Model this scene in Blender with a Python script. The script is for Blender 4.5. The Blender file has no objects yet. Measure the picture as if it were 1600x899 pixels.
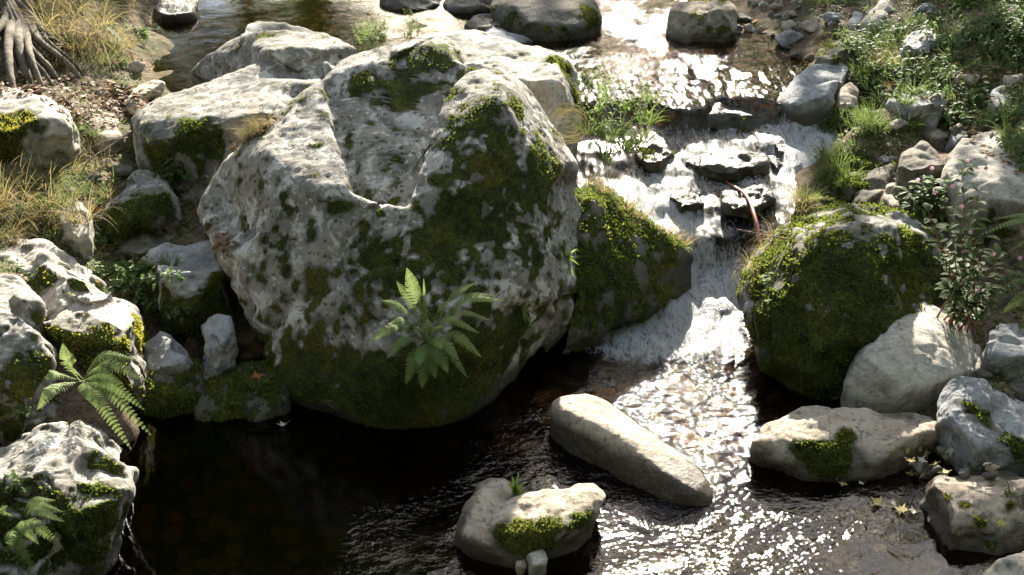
import bpy, bmesh, math, random
import numpy as np
from mathutils import Vector, Matrix, Euler

random.seed(7)
rng = np.random.default_rng(7)
R = math.radians
scene = bpy.context.scene
COL = scene.collection

# ------------------------------------------------------------------ camera
CAM_H, PITCH, FPX = 4.2, R(27.0), 2084.0          # FPX: focal length in pixels of the 1600 px photograph
cam = bpy.data.cameras.new('camera')
cam.sensor_width = 36.0
cam.lens = 36.0 * FPX / 1600.0
cam.clip_start, cam.clip_end = 0.05, 2000.0
cam_o = bpy.data.objects.new('camera', cam)
cam_o.location = (0, 0, CAM_H)
cam_o.rotation_euler = (math.pi / 2 - PITCH, 0, 0)
COL.objects.link(cam_o)
scene.camera = cam_o

# ------------------------------------------------------------------ light
SUN_EL, SUN_AZ = R(28.0), R(5.5)                  # azimuth measured from +Y towards +X
world = bpy.data.worlds.new('World')
scene.world = world
world.use_nodes = True
wn = world.node_tree
sky = wn.nodes.new('ShaderNodeTexSky')
sky.sky_type = 'NISHITA'
sky.sun_disc = False
sky.sun_elevation = SUN_EL
sky.sun_rotation = SUN_AZ
sky.dust_density = 5.0
_tc = wn.nodes.new('ShaderNodeTexCoord')
_cn = wn.nodes.new('ShaderNodeTexNoise'); _cn.inputs['Scale'].default_value = 2.6; _cn.inputs['Detail'].default_value = 6.0; _cn.inputs['Distortion'].default_value = 0.4
wn.links.new(_tc.outputs['Generated'], _cn.inputs['Vector'])
_cr = wn.nodes.new('ShaderNodeMapRange'); _cr.interpolation_type = 'SMOOTHSTEP'
for _i, _v in ((1, .46), (2, .62), (3, 0.0), (4, 1.0)): _cr.inputs[_i].default_value = _v
wn.links.new(_cn.outputs[0], _cr.inputs[0])
_mx = wn.nodes.new('ShaderNodeMix'); _mx.data_type = 'RGBA'
wn.links.new(_cr.outputs[0], _mx.inputs[0])
wn.links.new(sky.outputs[0], _mx.inputs[6])
_mx.inputs[7].default_value = (8.6, 9.6, 11.2, 1.0)
wn.links.new(_mx.outputs[2], wn.nodes['Background'].inputs[0])
wn.nodes['Background'].inputs[1].default_value = 0.06
sd = Vector((math.sin(SUN_AZ) * math.cos(SUN_EL), math.cos(SUN_AZ) * math.cos(SUN_EL), math.sin(SUN_EL)))
sun = bpy.data.lights.new('sun', 'SUN')
sun.energy = 5.0
sun.angle = R(0.55)
sun.color = (1.0, 0.92, 0.78)
sun_o = bpy.data.objects.new('sun', sun)
sun_o.rotation_euler = (-sd).to_track_quat('-Z', 'Y').to_euler()
COL.objects.link(sun_o)
scene.view_settings.view_transform = 'Standard'
scene.view_settings.look = 'None'
scene.view_settings.exposure = 2.32
scene.view_settings.gamma = 1.0
scene.render.engine = 'CYCLES'
cy = scene.cycles
cy.use_denoising = True
cy.max_bounces = 8
cy.transparent_max_bounces = 16
cy.caustics_reflective = False
cy.caustics_refractive = False
cy.sample_clamp_indirect = 6.0

# ------------------------------------------------------------------ geometry helpers
CP, SP = math.cos(PITCH), math.sin(PITCH)

def ray(px, py):
    u, v = (px - 800.0) / FPX, (449.5 - py) / FPX
    return Vector((u, CP + v * SP, -SP + v * CP))

def P(px, py, Y):
    """world point that lies Y metres ahead, seen in direction px, py"""
    d = ray(px, py)
    return Vector((0, 0, CAM_H)) + d * (Y / d.y)

def G(py, z):
    """how far ahead the level z is seen at row py"""
    d = ray(800, py)
    return (z - CAM_H) / d.z * d.y

def W(px, py, z=0.0):
    d = ray(px, py)
    return Vector((0, 0, CAM_H)) + d * ((z - CAM_H) / d.z)

def to_px(A):
    A = np.asarray(A, float)
    x, y, z = A[:, 0], A[:, 1], A[:, 2] - CAM_H
    dep = y * CP - z * SP
    up = y * SP + z * CP
    dep = np.maximum(dep, 1e-3)
    return 800 + FPX * x / dep, 449.5 - FPX * up / dep

def in_poly(px, py, poly):
    ins = np.zeros(len(px), bool)
    n = len(poly)
    for i in range(n):
        x1, y1 = poly[i]; x2, y2 = poly[(i + 1) % n]
        c = ((y1 > py) != (y2 > py))
        ins ^= c & (px < (x2 - x1) * (py - y1) / ((y2 - y1) or 1e-9) + x1)
    return ins

def _hash(ix, iy, iz, seed):
    h = (ix.astype(np.uint32) * np.uint32(374761393) + iy.astype(np.uint32) * np.uint32(668265263)
         + iz.astype(np.uint32) * np.uint32(2147483647) + np.uint32((seed * 1274126177) & 0xffffffff))
    h = (h ^ (h >> np.uint32(13))) * np.uint32(1274126177)
    h = h ^ (h >> np.uint32(16))
    h = h * np.uint32(2246822519)
    h = h ^ (h >> np.uint32(15))
    return h.astype(np.float64) / 4294967295.0

def vnoise(Q, seed=0):
    Q = np.asarray(Q, float)
    I = np.floor(Q).astype(np.int64)
    F = Q - I
    F = F * F * F * (F * (F * 6 - 15) + 10)
    out = 0
    for dx in (0, 1):
        wx = F[:, 0] if dx else 1 - F[:, 0]
        for dy in (0, 1):
            wy = F[:, 1] if dy else 1 - F[:, 1]
            for dz in (0, 1):
                wz = F[:, 2] if dz else 1 - F[:, 2]
                out = out + wx * wy * wz * _hash(I[:, 0] + dx, I[:, 1] + dy, I[:, 2] + dz, seed)
    return out

def fbm(Q, freq, octv=4, seed=0, gain=0.5):
    s, a, t = 0, 1.0, 0.0
    for o in range(octv):
        s = s + a * vnoise(np.asarray(Q) * freq * (2.03 ** o) + 17.3 * o + 100, seed + o * 31)
        t += a
        a *= gain
    return s / t

def sstep(a, b, x):
    t = np.clip((x - a) / (b - a), 0, 1)
    return t * t * (3 - 2 * t)

def mesh_from(name, V, F, smooth=True, attrs=None):
    me = bpy.data.meshes.new(name)
    me.from_pydata([tuple(v) for v in V], [], [tuple(f) for f in F])
    if attrs:
        for k, a in attrs.items():
            at = me.attributes.new(k, 'FLOAT', 'POINT')
            at.data.foreach_set('value', np.asarray(a, np.float32))
    if smooth:
        me.polygons.foreach_set('use_smooth', [True] * len(me.polygons))
    me.update()
    return me

def link(name, data, parent=None, loc=None):
    o = bpy.data.objects.new(name, data)
    COL.objects.link(o)
    if parent is not None:
        o.parent = parent
    if loc is not None:
        o.location = loc
    return o

def tag(o, label=None, cat=None, group=None, kind=None):
    if label: o['label'] = label
    if cat: o['category'] = cat
    if group: o['group'] = group
    if kind: o['kind'] = kind
    return o

# ------------------------------------------------------------------ node helpers
class NT:
    def __init__(self, name):
        self.m = bpy.data.materials.new(name)
        self.m.use_nodes = True
        self.t = self.m.node_tree
        self.t.nodes.clear()
        self.out = self.t.nodes.new('ShaderNodeOutputMaterial')
    def n(self, typ, props=None, **ins):
        nd = self.t.nodes.new('ShaderNode' + typ)
        for k, v in (props or {}).items():
            setattr(nd, k, v)
        for k, v in ins.items():
            self.set(nd, k, v)
        return nd
    def set(self, nd, k, v):
        key = int(k[1:]) if k[0] == 'i' and k[1:].isdigit() else k.replace('_', ' ')
        s = nd.inputs[key]
        if isinstance(v, bpy.types.NodeSocket):
            self.t.links.new(v, s)
        elif isinstance(v, bpy.types.Node):
            self.t.links.new(v.outputs[0], s)
        else:
            if isinstance(v, tuple) and len(v) == 3 and s.type == 'RGBA':
                v = (*v, 1.0)
            s.default_value = v
    def math(self, op, a, b=0.0, c=0.0, clamp=False):
        return self.n('Math', {'operation': op, 'use_clamp': clamp}, i0=a, i1=b, i2=c).outputs[0]
    def mix(self, f, a, b, mode='MIX'):
        nd = self.n('Mix', {'data_type': 'RGBA', 'blend_type': mode, 'clamp_factor': True})
        for idx, v in ((0, f), (6, a), (7, b)):
            s = nd.inputs[idx]
            if isinstance(v, bpy.types.NodeSocket): self.t.links.new(v, s)
            else: s.default_value = (*v, 1.0) if isinstance(v, tuple) else v
        return nd.outputs[2]
    def ramp(self, fac, lo, hi):
        return self.n('MapRange', {'interpolation_type': 'SMOOTHSTEP'}, i0=fac, i1=lo, i2=hi, i3=0.0, i4=1.0).outputs[0]
    def noise(self, vec, scale, detail=4, rough=0.55, dist=0.0):
        return self.n('TexNoise', None, Vector=vec, Scale=scale, Detail=detail, Roughness=rough, Distortion=dist).outputs[0]
    def attr(self, name):
        return self.n('Attribute', {'attribute_name': name}).outputs['Fac']
    def surf(self, nd):
        self.t.links.new(nd.outputs[0] if isinstance(nd, bpy.types.Node) else nd, self.out.inputs[0])
        return self.m

def rock_mat(name, a, b, lichen, lich_amt=0.5, dark_amt=0.5, moss1=(0.018, 0.032, 0.006), moss2=(0.085, 0.105, 0.016), yellow=(0.17, 0.14, 0.018)):
    T = NT(name)
    tc = T.n('TexCoord').outputs['Object']
    off = T.n('ObjectInfo').outputs['Random']
    vec = T.n('VectorMath', {'operation': 'ADD'}, i0=tc, i1=T.n('CombineXYZ', None, X=T.math('MULTIPLY', off, 37.0), Y=T.math('MULTIPLY', off, 11.0), Z=0.0)).outputs[0]
    n1 = T.noise(vec, 2.2, 6, 0.6, 0.4)
    n2 = T.noise(vec, 11.0, 8, 0.7)
    n3 = T.noise(vec, 55.0, 5, 0.7)
    n4 = T.noise(vec, 7.0, 6, 0.65, 1.2)
    base = T.mix(T.ramp(n1, 0.35, 0.65), a, b)
    base = T.mix(T.math('MULTIPLY', T.ramp(n3, 0.42, 0.7), 0.45), base, tuple(c * 0.42 for c in a))
    base = T.mix(T.math('MULTIPLY', T.ramp(n2, 0.45, 0.62), 0.45), base, tuple(min(1, c * 1.35) for c in b))
    # pale crusty lichen with an edge of its own
    vor2 = T.n('TexVoronoi', {'feature': 'F1'}, Vector=T.n('VectorMath', {'operation': 'ADD'}, i0=vec, i1=T.n('VectorMath', {'operation': 'SCALE'}, i0=T.n('TexNoise', None, Vector=vec, Scale=40.0, Detail=2.0).outputs[1], Scale=0.03)).outputs[0], Scale=30.0, Randomness=1.0)
    sp = T.math('MULTIPLY', T.ramp(vor2.outputs[0], 0.42, 0.30), T.math('MULTIPLY', T.ramp(T.n('SeparateColor', None, i0=vor2.outputs[1]).outputs[0], 0.66, 0.74), T.ramp(n4, 0.44, 0.56)))
    base = T.mix(T.math('MULTIPLY', sp, lich_amt), base, lichen)
    sp2 = T.math('MULTIPLY', T.ramp(vor2.outputs[0], 0.50, 0.34), T.ramp(T.n('SeparateColor', None, i0=vor2.outputs[1]).outputs[1], 0.74, 0.80))
    base = T.mix(T.math('MULTIPLY', sp2, dark_amt), base, (0.045, 0.045, 0.036))
    nl = T.noise(vec, 6.5, 9, 0.72, 0.5)
    lm = T.math('MULTIPLY', T.ramp(nl, 0.515, 0.555), T.ramp(T.noise(vec, 1.7, 3, 0.6), 0.36, 0.52))
    base = T.mix(T.math('MULTIPLY', lm, lich_amt), base, lichen)
    dk = T.math('MULTIPLY', T.ramp(n4, 0.58, 0.66), T.ramp(n2, 0.40, 0.52))
    base = T.mix(T.math('MULTIPLY', dk, dark_amt), base, (0.035, 0.035, 0.028))
    # wetness and silt near the water
    wet = T.attr('wet')
    base = T.mix(T.math('MULTIPLY', wet, 0.85), base, (0.028, 0.022, 0.014))
    # moss
    mo = T.attr('moss')
    film = T.math('MULTIPLY', T.ramp(T.math('ADD', mo, T.math('MULTIPLY', T.math('SUBTRACT', n1, 0.5), 0.8)), -0.12, 0.46), 0.74)
    base = T.mix(film, base, (0.062, 0.060, 0.040))
    mask = T.ramp(T.math('ADD', mo, T.math('MULTIPLY', T.math('SUBTRACT', n2, 0.5), 1.1)), 0.47, 0.56)
    mcol = T.mix(T.ramp(n2, 0.38, 0.66), moss1, moss2)
    mcol = T.mix(T.math('MULTIPLY', T.ramp(n1, 0.48, 0.62), 0.6), mcol, yellow)
    mcol = T.mix(T.math('MULTIPLY', T.ramp(n3, 0.40, 0.62), 0.6), mcol, tuple(c * 0.35 for c in moss1))
    col = T.mix(mask, base, mcol)
    h = T.math('ADD', T.math('MULTIPLY', n2, 0.5), T.math('MULTIPLY', n3, 0.22))
    h = T.math('ADD', h, T.math('MULTIPLY', mask, T.math('MULTIPLY', T.noise(vec, 95.0, 3, 0.7), 0.9)))
    h = T.math('SUBTRACT', h, T.math('MULTIPLY', dk, 0.12))
    bp = T.n('Bump', None, Strength=0.9, Distance=0.035, Height=h)
    rough = T.math('SUBTRACT', 0.92, T.math('MULTIPLY', T.math('MULTIPLY', wet, T.math('SUBTRACT', 1.0, mask)), 0.55))
    pb = T.n('BsdfPrincipled', None, Base_Color=col, Roughness=rough, Normal=bp)
    pb.inputs['Specular IOR Level'].default_value = 0.3
    return T.surf(pb)

def leaf_mat(name, a, b, trans=0.45, dry=None, dry_amt=0.0):
    T = NT(name)
    t = T.attr('tint')
    g = T.n('NewGeometry')
    col = T.mix(t, a, b)
    if dry:
        col = T.mix(T.ramp(t, 1.0 - dry_amt - 0.03, 1.0 - dry_amt + 0.03), col, dry)
    rnd = T.n('ObjectInfo').outputs['Random']
    col = T.mix(0.35, col, T.n('HueSaturation', None, Hue=T.math('ADD', 0.48, T.math('MULTIPLY', rnd, 0.04)), Saturation=1.0, Value=T.math('ADD', 0.6, T.math('MULTIPLY', rnd, 0.8)), Color=col).outputs[0])
    d = T.n('BsdfPrincipled', None, Base_Color=col, Roughness=0.6)
    d.inputs['Specular IOR Level'].default_value = 0.2
    tr = T.n('BsdfTranslucent', None, Color=T.mix(0.5, col, tuple(min(1, c * 1.7) for c in b)))
    return T.surf(T.n('MixShader', None, i0=trans, i1=d, i2=tr))

def plain_mat(name, a, b, scale=8.0, rough=0.85, bump=0.4, stretch=(1, 1, 1)):
    T = NT(name)
    tc = T.n('Mapping', None, Vector=T.n('TexCoord').outputs['Object'], Scale=stretch).outputs[0]
    n = T.noise(tc, scale, 6, 0.65)
    n2 = T.noise(tc, scale * 5, 4, 0.6)
    col = T.mix(T.ramp(n, 0.35, 0.65), a, b)
    col = T.mix(T.math('MULTIPLY', T.ramp(n2, 0.45, 0.7), 0.4), col, tuple(c * 0.4 for c in a))
    bp = T.n('Bump', None, Strength=bump, Distance=0.02, Height=T.math('ADD', n, T.math('MULTIPLY', n2, 0.4)))
    return T.surf(T.n('BsdfPrincipled', None, Base_Color=col, Roughness=rough, Normal=bp))

M = {}
M['grey'] = rock_mat('lichen_granite', (0.15, 0.138, 0.118), (0.25, 0.235, 0.205), (0.44, 0.435, 0.40), 0.9, 0.85)
M['pale'] = rock_mat('pale_granite', (0.27, 0.245, 0.205), (0.38, 0.35, 0.30), (0.46, 0.44, 0.40), 0.5, 0.4)
M['tan'] = rock_mat('tan_stone', (0.27, 0.22, 0.165), (0.37, 0.315, 0.25), (0.42, 0.38, 0.32), 0.35, 0.55)
M['dark'] = rock_mat('dark_wet_stone', (0.10, 0.09, 0.075), (0.17, 0.155, 0.13), (0.24, 0.235, 0.22), 0.3, 0.5)
M['blue'] = rock_mat('blue_grey_stone', (0.17, 0.175, 0.18), (0.27, 0.275, 0.28), (0.38, 0.38, 0.38), 0.5, 0.4)
M['amber'] = rock_mat('amber_stone', (0.30, 0.17, 0.05), (0.42, 0.26, 0.09), (0.45, 0.33, 0.16), 0.3, 0.3)
M['moss_tuft'] = leaf_mat('moss_tuft', (0.022, 0.040, 0.007), (0.12, 0.15, 0.02), 0.5, (0.22, 0.18, 0.025), 0.12)
M['moss_bright'] = leaf_mat('moss_bright', (0.10, 0.12, 0.014), (0.26, 0.24, 0.03), 0.45)
M['grass'] = leaf_mat('grass_blade', (0.05, 0.085, 0.018), (0.12, 0.165, 0.045), 0.5, (0.30, 0.24, 0.11), 0.12)
M['drygrass'] = leaf_mat('dry_grass_blade', (0.13, 0.105, 0.04), (0.27, 0.22, 0.10), 0.45)
M['fern'] = leaf_mat('fern_leaf', (0.09, 0.15, 0.045), (0.22, 0.28, 0.10), 0.4, (0.22, 0.13, 0.05), 0.05)
M['leaf'] = leaf_mat('herb_leaf', (0.042, 0.078, 0.024), (0.105, 0.155, 0.05), 0.42)
M['leafbright'] = leaf_mat('bright_herb_leaf', (0.10, 0.17, 0.03), (0.2, 0.27, 0.06), 0.55)
M['yellowleaf'] = leaf_mat('yellow_maple_leaf', (0.42, 0.33, 0.08), (0.55, 0.47, 0.2), 0.3)
M['paleleaf'] = leaf_mat('pale_fallen_leaf', (0.45, 0.42, 0.34), (0.6, 0.57, 0.48), 0.25)
M['brownleaf'] = leaf_mat('brown_leaf', (0.07, 0.04, 0.022), (0.24, 0.14, 0.07), 0.25)
M['orangeleaf'] = leaf_mat('orange_leaf', (0.40, 0.12, 0.03), (0.5, 0.2, 0.05), 0.3)
M['pink'] = leaf_mat('pink_petal', (0.55, 0.25, 0.38), (0.7, 0.42, 0.55), 0.4)
M['crown'] = leaf_mat('tree_leaf', (0.09, 0.14, 0.02), (0.22, 0.28, 0.045), 0.6)
M['bark'] = plain_mat('bark', (0.05, 0.038, 0.026), (0.12, 0.10, 0.075), 9.0, 0.9, 0.7, (1, 1, 0.25))
M['root'] = plain_mat('root_bark', (0.055, 0.042, 0.028), (0.14, 0.115, 0.08), 9.0, 0.9, 0.6)
M['twig'] = plain_mat('twig_bark', (0.16, 0.12, 0.08), (0.30, 0.25, 0.19), 20.0, 0.85, 0.3)
M['redstem'] = plain_mat('red_stem', (0.22, 0.07, 0.04), (0.30, 0.12, 0.07), 20.0, 0.6, 0.2)
M['greenstem'] = plain_mat('green_stem', (0.07, 0.10, 0.03), (0.13, 0.15, 0.05), 20.0, 0.6, 0.2)

# ------------------------------------------------------------------ ground
def rbf_fit(pts, vals, smooth=0.02):
    A = np.array(pts, float)
    D = np.linalg.norm(A[:, None] - A[None], axis=2)
    K = np.sqrt(D ** 2 + 0.05 ** 2) * -1.0
    n = len(A)
    B = np.zeros((n + 1, n + 1)); B[:n, :n] = K + np.eye(n) * smooth; B[:n, n] = 1; B[n, :n] = 1
    w = np.linalg.solve(B, np.append(np.array(vals, float), 0))
    def f(Q):
        o = np.empty(len(Q))
        for s in range(0, len(Q), 20000):
            q = Q[s:s + 20000]
            D = np.linalg.norm(q[:, None] - A[None], axis=2)
            o[s:s + 20000] = -np.sqrt(D ** 2 + 0.05 ** 2) @ w[:n] + w[n]
        return o
    return f

GC = [  # px, py, height of the ground there
    (300, 790, -.55), (450, 700, -.5), (560, 780, -.6), (700, 880, -.55), (400, 880, -.6), (200, 880, -.35), (620, 700, -.4),
    (800, 760, -.4), (850, 680, -.28), (950, 620, -.2), (1000, 700, -.25), (1050, 600, -.16), (1100, 680, -.2), (1100, 800, -.28), (1250, 850, -.3), (1000, 870, -.3),
    (1350, 850, -.3), (1150, 740, -.25), (950, 560, -.15), (1050, 530, -.14), (1130, 560, -.16), (1250, 760, -.25), (1160, 640, -.2),
    (1420, 790, -.08), (1470, 730, .06), (1440, 880, -.2), (1520, 640, .2), (1580, 600, .3), (1520, 520, .25), (1590, 480, .32), (1540, 400, .45), (1640, 360, .5), (1700, 420, .45), (1640, 480, .35), (1640, 700, .3), (1640, 860, .15), (1560, 890, .02),
    (1210, 640, -.2), (1300, 620, .0), (1420, 640, .05), (1350, 480, .15), (1450, 450, .3), (1430, 330, .5), (1350, 300, .55), (1330, 200, .75), (1400, 160, .85), (1480, 250, .75), (1500, 130, .9), (1590, 160, .98),
    (1590, 40, 1.2), (1480, 30, 1.0), (1400, 50, .93), (1300, 40, .9), (1240, 20, .85), (1330, -40, 1.1), (1450, -60, 1.27), (1600, -60, 1.4),
    (1180, 20, .78), (1160, 100, .62), (1050, 100, .6), (1000, 20, .62), (1100, -60, .6), (1220, 130, .6), (1130, 220, .34), (1030, 230, .36), (1250, 230, .38), (1265, 265, .2), (1282, 222, .34), (1268, 300, .1), (1240, 265, .2), (1080, 330, .16), (1160, 330, .16), (1150, 430, -.12), (1060, 430, -.1), (1010, 330, .2),
    (600, 300, .1), (750, 300, .2), (450, 300, .3), (700, 120, .6), (900, 180, .5), (930, 350, .1), (850, 500, -.05), (640, 600, -.1), (500, 560, -.05), (700, 600, -.15),
    (440, 620, -.2), (380, 650, -.28), (300, 680, -.3), (230, 720, -.3), (330, 590, .05), (250, 620, .1), (200, 660, .1), (150, 800, -.2), (190, 850, -.4), (50, 780, .2), (50, 880, .0), (150, 900, -.3), (-60, 850, .5),
    (300, 500, .2), (380, 480, .1), (230, 420, .4), (300, 380, .45), (150, 400, .42), (60, 420, .45), (50, 560, .3), (-60, 600, .45), (-60, 400, .8),
    (230, 290, .58), (180, 240, .66), (280, 300, .55), (120, 320, .66), (60, 320, .66), (160, 180, .78), (100, 150, .95), (40, 140, .97), (20, 60, 1.1), (100, 60, 1.05), (180, 60, .96), (210, 130, .82), (240, 100, .74), (-80, 100, 1.1), (-80, 250, .85),
    (300, 60, .62), (420, 10, .5), (560, 10, .5), (500, -60, .4), (300, -40, .5), (700, 10, .55), (800, 60, .6), (900, 60, .6), (200, -30, .95), (150, -30, 1.13), (350, 150, .6), (480, 100, .7), (620, 60, .7),
]
def axis(lo, hi, step, far):
    core = list(np.arange(lo, hi + 1e-6, step))
    out, s, v = [], step, hi
    while v < far:
        s *= 1.25; v += s; out.append(v)
    pre, s, v = [], step, lo
    while v > -far:
        s *= 1.25; v -= s; pre.append(v)
    return np.array(pre[::-1] + core + out)

def grid(xs, ys):
    X, Y = np.meshgrid(xs, ys)
    nx, ny = len(xs), len(ys)
    i = np.arange(nx * ny).reshape(ny, nx)
    F = np.stack([i[:-1, :-1], i[:-1, 1:], i[1:, 1:], i[1:, :-1]], -1).reshape(-1, 4)
    return np.c_[X.ravel(), Y.ravel()], F

def ground_material():
    T = NT('earth_and_bed')
    pos = T.n('NewGeometry').outputs['Position']
    n1 = T.noise(pos, 1.6, 5, 0.6)
    n2 = T.noise(pos, 14.0, 6, 0.7)
    n3 = T.noise(pos, 60.0, 4, 0.7)
    soil = T.mix(T.ramp(n2, 0.4, 0.62), (0.06, 0.042, 0.028), (0.14, 0.10, 0.066))
    soil = T.mix(T.math('MULTIPLY', T.ramp(n3, 0.45, 0.65), 0.5), soil, (0.20, 0.155, 0.11))
    soil = T.mix(T.math('MULTIPLY', T.ramp(n1, 0.5, 0.62), 0.6), soil, (0.045, 0.058, 0.02))
    v = T.n('TexVoronoi', None, Vector=pos, Scale=9.0)
    bedc = T.mix(T.n('SeparateColor', None, i0=v.outputs[1]).outputs[0], (0.09, 0.055, 0.02), (0.30, 0.175, 0.055))
    bedc = T.mix(T.ramp(v.outputs[0], 0.35, 0.6), bedc, (0.03, 0.02, 0.01))
    bedc = T.mix(T.math('MULTIPLY', T.ramp(n1, 0.4, 0.6), 0.4), bedc, (0.05, 0.04, 0.02))
    z = T.n('SeparateXYZ', None, i0=pos).outputs[2]
    y = T.n('SeparateXYZ', None, i0=pos).outputs[1]
    lvl = T.attr('bed')
    col = T.mix(lvl, soil, bedc)
    bp = T.n('Bump', None, Strength=0.8, Distance=0.04, Height=T.math('ADD', n2, T.math('MULTIPLY', n3, 0.4)))
    pb = T.n('BsdfPrincipled', None, Base_Color=col, Roughness=0.95, Normal=bp)
    pb.inputs['Specular IOR Level'].default_value = 0.2
    return T.surf(pb)

def water_level(Q):
    x, y = Q[:, 0], Q[:, 1]
    s = y - 0.10 * (x - 1.2) + (fbm(np.c_[Q, Q[:, 0] * 0], 2.2, 3, 21) - .5) * .5 * sstep(7.9, 8.4, y)
    return np.interp(s, [0, 7.85, 8.05, 8.32, 8.44, 8.8, 9.25, 9.6, 9.98, 10.12, 10.7, 13],
                     [0, 0.0, 0.03, .09, .27, .37, .42, .50, .54, .69, .725, .745])

# ------------------------------------------------------------------ rocks
ROCKS = []
FEET = []

def shape(outline, Yf, Yt, crest=None, thick=0.5, back=0.72, bulge=None, skirt=0.3, flat=False):
    """corner points of one convex block: its outline seen from the path, the nearer crest between top and front, a back and a foot"""
    ys = [p[1] for p in outline]
    lo, hi = max(ys), min(ys)
    cx = sum(p[0] for p in outline) / len(outline)
    cyy = sum(ys) / len(outline)
    if not flat:                                        # the top is nearly level: its far edge lies where that level is seen
        low = [p[1] for p in crest if p[2] < .36] if crest else []
        pc = sorted(low)[len(low) // 2] if low else lo - .45 * (lo - hi)
        zc = P(cx, pc, Yf + .06).z
        Yt = Yf + max(.08, .88 * (G(hi, zc) - Yf))
        thick = min(thick, .25 + .5 * (Yt - Yf))
    pts = []
    for p in outline:
        t = (lo - p[1]) / max(1, lo - hi)
        Y = p[2] if len(p) > 2 else Yf + (Yt - Yf) * t
        v = P(p[0], p[1], Y)
        pts.append(v)
        if t < 0.12 and -100 < p[0] < 1700:
            FEET.append(Vector((v.x, v.y, v.z - .06 if v.z > .14 else -.25)))
        if t < 0.5:
            pts.append(v + Vector((0, 0.06, -skirt)))
        pts.append(P(cx + (p[0] - cx) * back, cyy + (p[1] - cyy) * back, max(Y, (Yf + Yt) / 2) + thick))
    w = (P(max(p[0] for p in outline), cyy, Yf) - P(min(p[0] for p in outline), cyy, Yf)).length
    if crest:
        for p in crest:
            pts.append(P(p[0], p[1], Yf + (Yt - Yf) * p[2] if abs(p[2]) < 2 else p[2]))
    else:
        b = 0.16 * w if bulge is None else bulge
        for p in outline:
            t = (lo - p[1]) / max(1, lo - hi)
            Y = p[2] if len(p) > 2 else Yf + (Yt - Yf) * t
            pts.append(P(cx + (p[0] - cx) * .62, cyy + (p[1] - cyy) * .62, Y - b * (0.5 + 0.5 * (1 - t))))
    return pts

def build_rock_mesh(name, hulls, vox, smooth, amp, seed, crack=0.012, facets=34):
    bm = bmesh.new()
    for pts in hulls:
        vs = [bm.verts.new(p) for p in pts]
        r = bmesh.ops.convex_hull(bm, input=vs)
        junk = [g for g in r['geom_interior'] if isinstance(g, bmesh.types.BMVert) and g.is_valid]
        bmesh.ops.delete(bm, geom=junk, context='VERTS')
    me0 = bpy.data.meshes.new('tmp'); bm.to_mesh(me0); bm.free()
    ob = bpy.data.objects.new('tmp', me0); COL.objects.link(ob)
    md = ob.modifiers.new('r', 'REMESH'); md.mode = 'VOXEL'; md.voxel_size = vox
    dg = bpy.context.evaluated_depsgraph_get()
    me = bpy.data.meshes.new_from_object(ob.evaluated_get(dg))
    bpy.data.objects.remove(ob); bpy.data.meshes.remove(me0)
    n = len(me.vertices)
    V = np.empty(n * 3, np.float32); me.vertices.foreach_get('co', V); V = V.reshape(-1, 3).astype(float)
    E = np.empty(len(me.edges) * 2, np.int32); me.edges.foreach_get('vertices', E); E = E.reshape(-1, 2)
    deg = np.bincount(E.ravel(), minlength=n).astype(float)[:, None]
    def lap(A):
        S = np.empty_like(A)
        for k in range(A.shape[1]):
            S[:, k] = np.bincount(E[:, 0], A[E[:, 1], k], n) + np.bincount(E[:, 1], A[E[:, 0], k], n)
        return S / np.maximum(deg, 1)
    for _ in range(smooth):
        V = V * .4 + lap(V) * .6
    def normals():
        me.vertices.foreach_set('co', V.astype(np.float32).ravel()); me.update()
        N = np.empty(n * 3, np.float32); me.vertex_normals.foreach_get('vector', N)
        return N.reshape(-1, 3).astype(float)
    N = normals()
    size = float((V.max(0) - V.min(0)).max())
    Ns = N.copy()
    for _ in range(6): Ns = lap(Ns)
    f0 = 2.2 / size
    if facets:                                          # chips and cleavage planes
        r = np.random.default_rng(seed)
        for k in range(facets):
            i = r.integers(n)
            nn = Ns[i] + r.normal(0, .17, 3); nn /= np.linalg.norm(nn)
            rad = size * r.uniform(.10, .26)
            off = amp * r.uniform(.2, 1.1)
            q = V - (V[i] - nn * off)
            sd = q @ nn
            w = 1 - sstep(.75, 1.0, np.linalg.norm(q, axis=1) / rad)
            V = V - nn[None] * (np.maximum(sd, 0) * w)[:, None]
        V = V * .5 + lap(V) * .5
        N = normals(); Ns = N.copy()
        for _ in range(5): Ns = lap(Ns)
    d = (fbm(V, f0 * 1.6, 2, seed) - .5) * amp * 2.2 + (fbm(V, f0 * 5, 3, seed + 5) - .5) * amp * 1.1
    c = np.abs(fbm(V + (fbm(V, 3, 2, seed) - .5)[:, None] * .3, f0 * 1.2, 2, seed + 9) - .5)
    d -= crack * (1 - sstep(0.0, 0.018, c))
    V = V + Ns * d[:, None]
    N = normals()
    d2 = (fbm(V, 9, 3, seed + 40) - .5) * min(amp, .04) * .7 + (fbm(V, 34, 2, seed + 70) - .5) * min(.012, amp * .35)
    pit = sstep(.62, .74, vnoise(V * 16 + 3, seed + 3))
    d2 -= pit * min(.006, amp * .2)
    V = V + N * d2[:, None]
    N = normals()
    me.polygons.foreach_set('use_smooth', np.ones(len(me.polygons), bool))
    return me, V, N, size

BLOBS_WAIT = []

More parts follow.
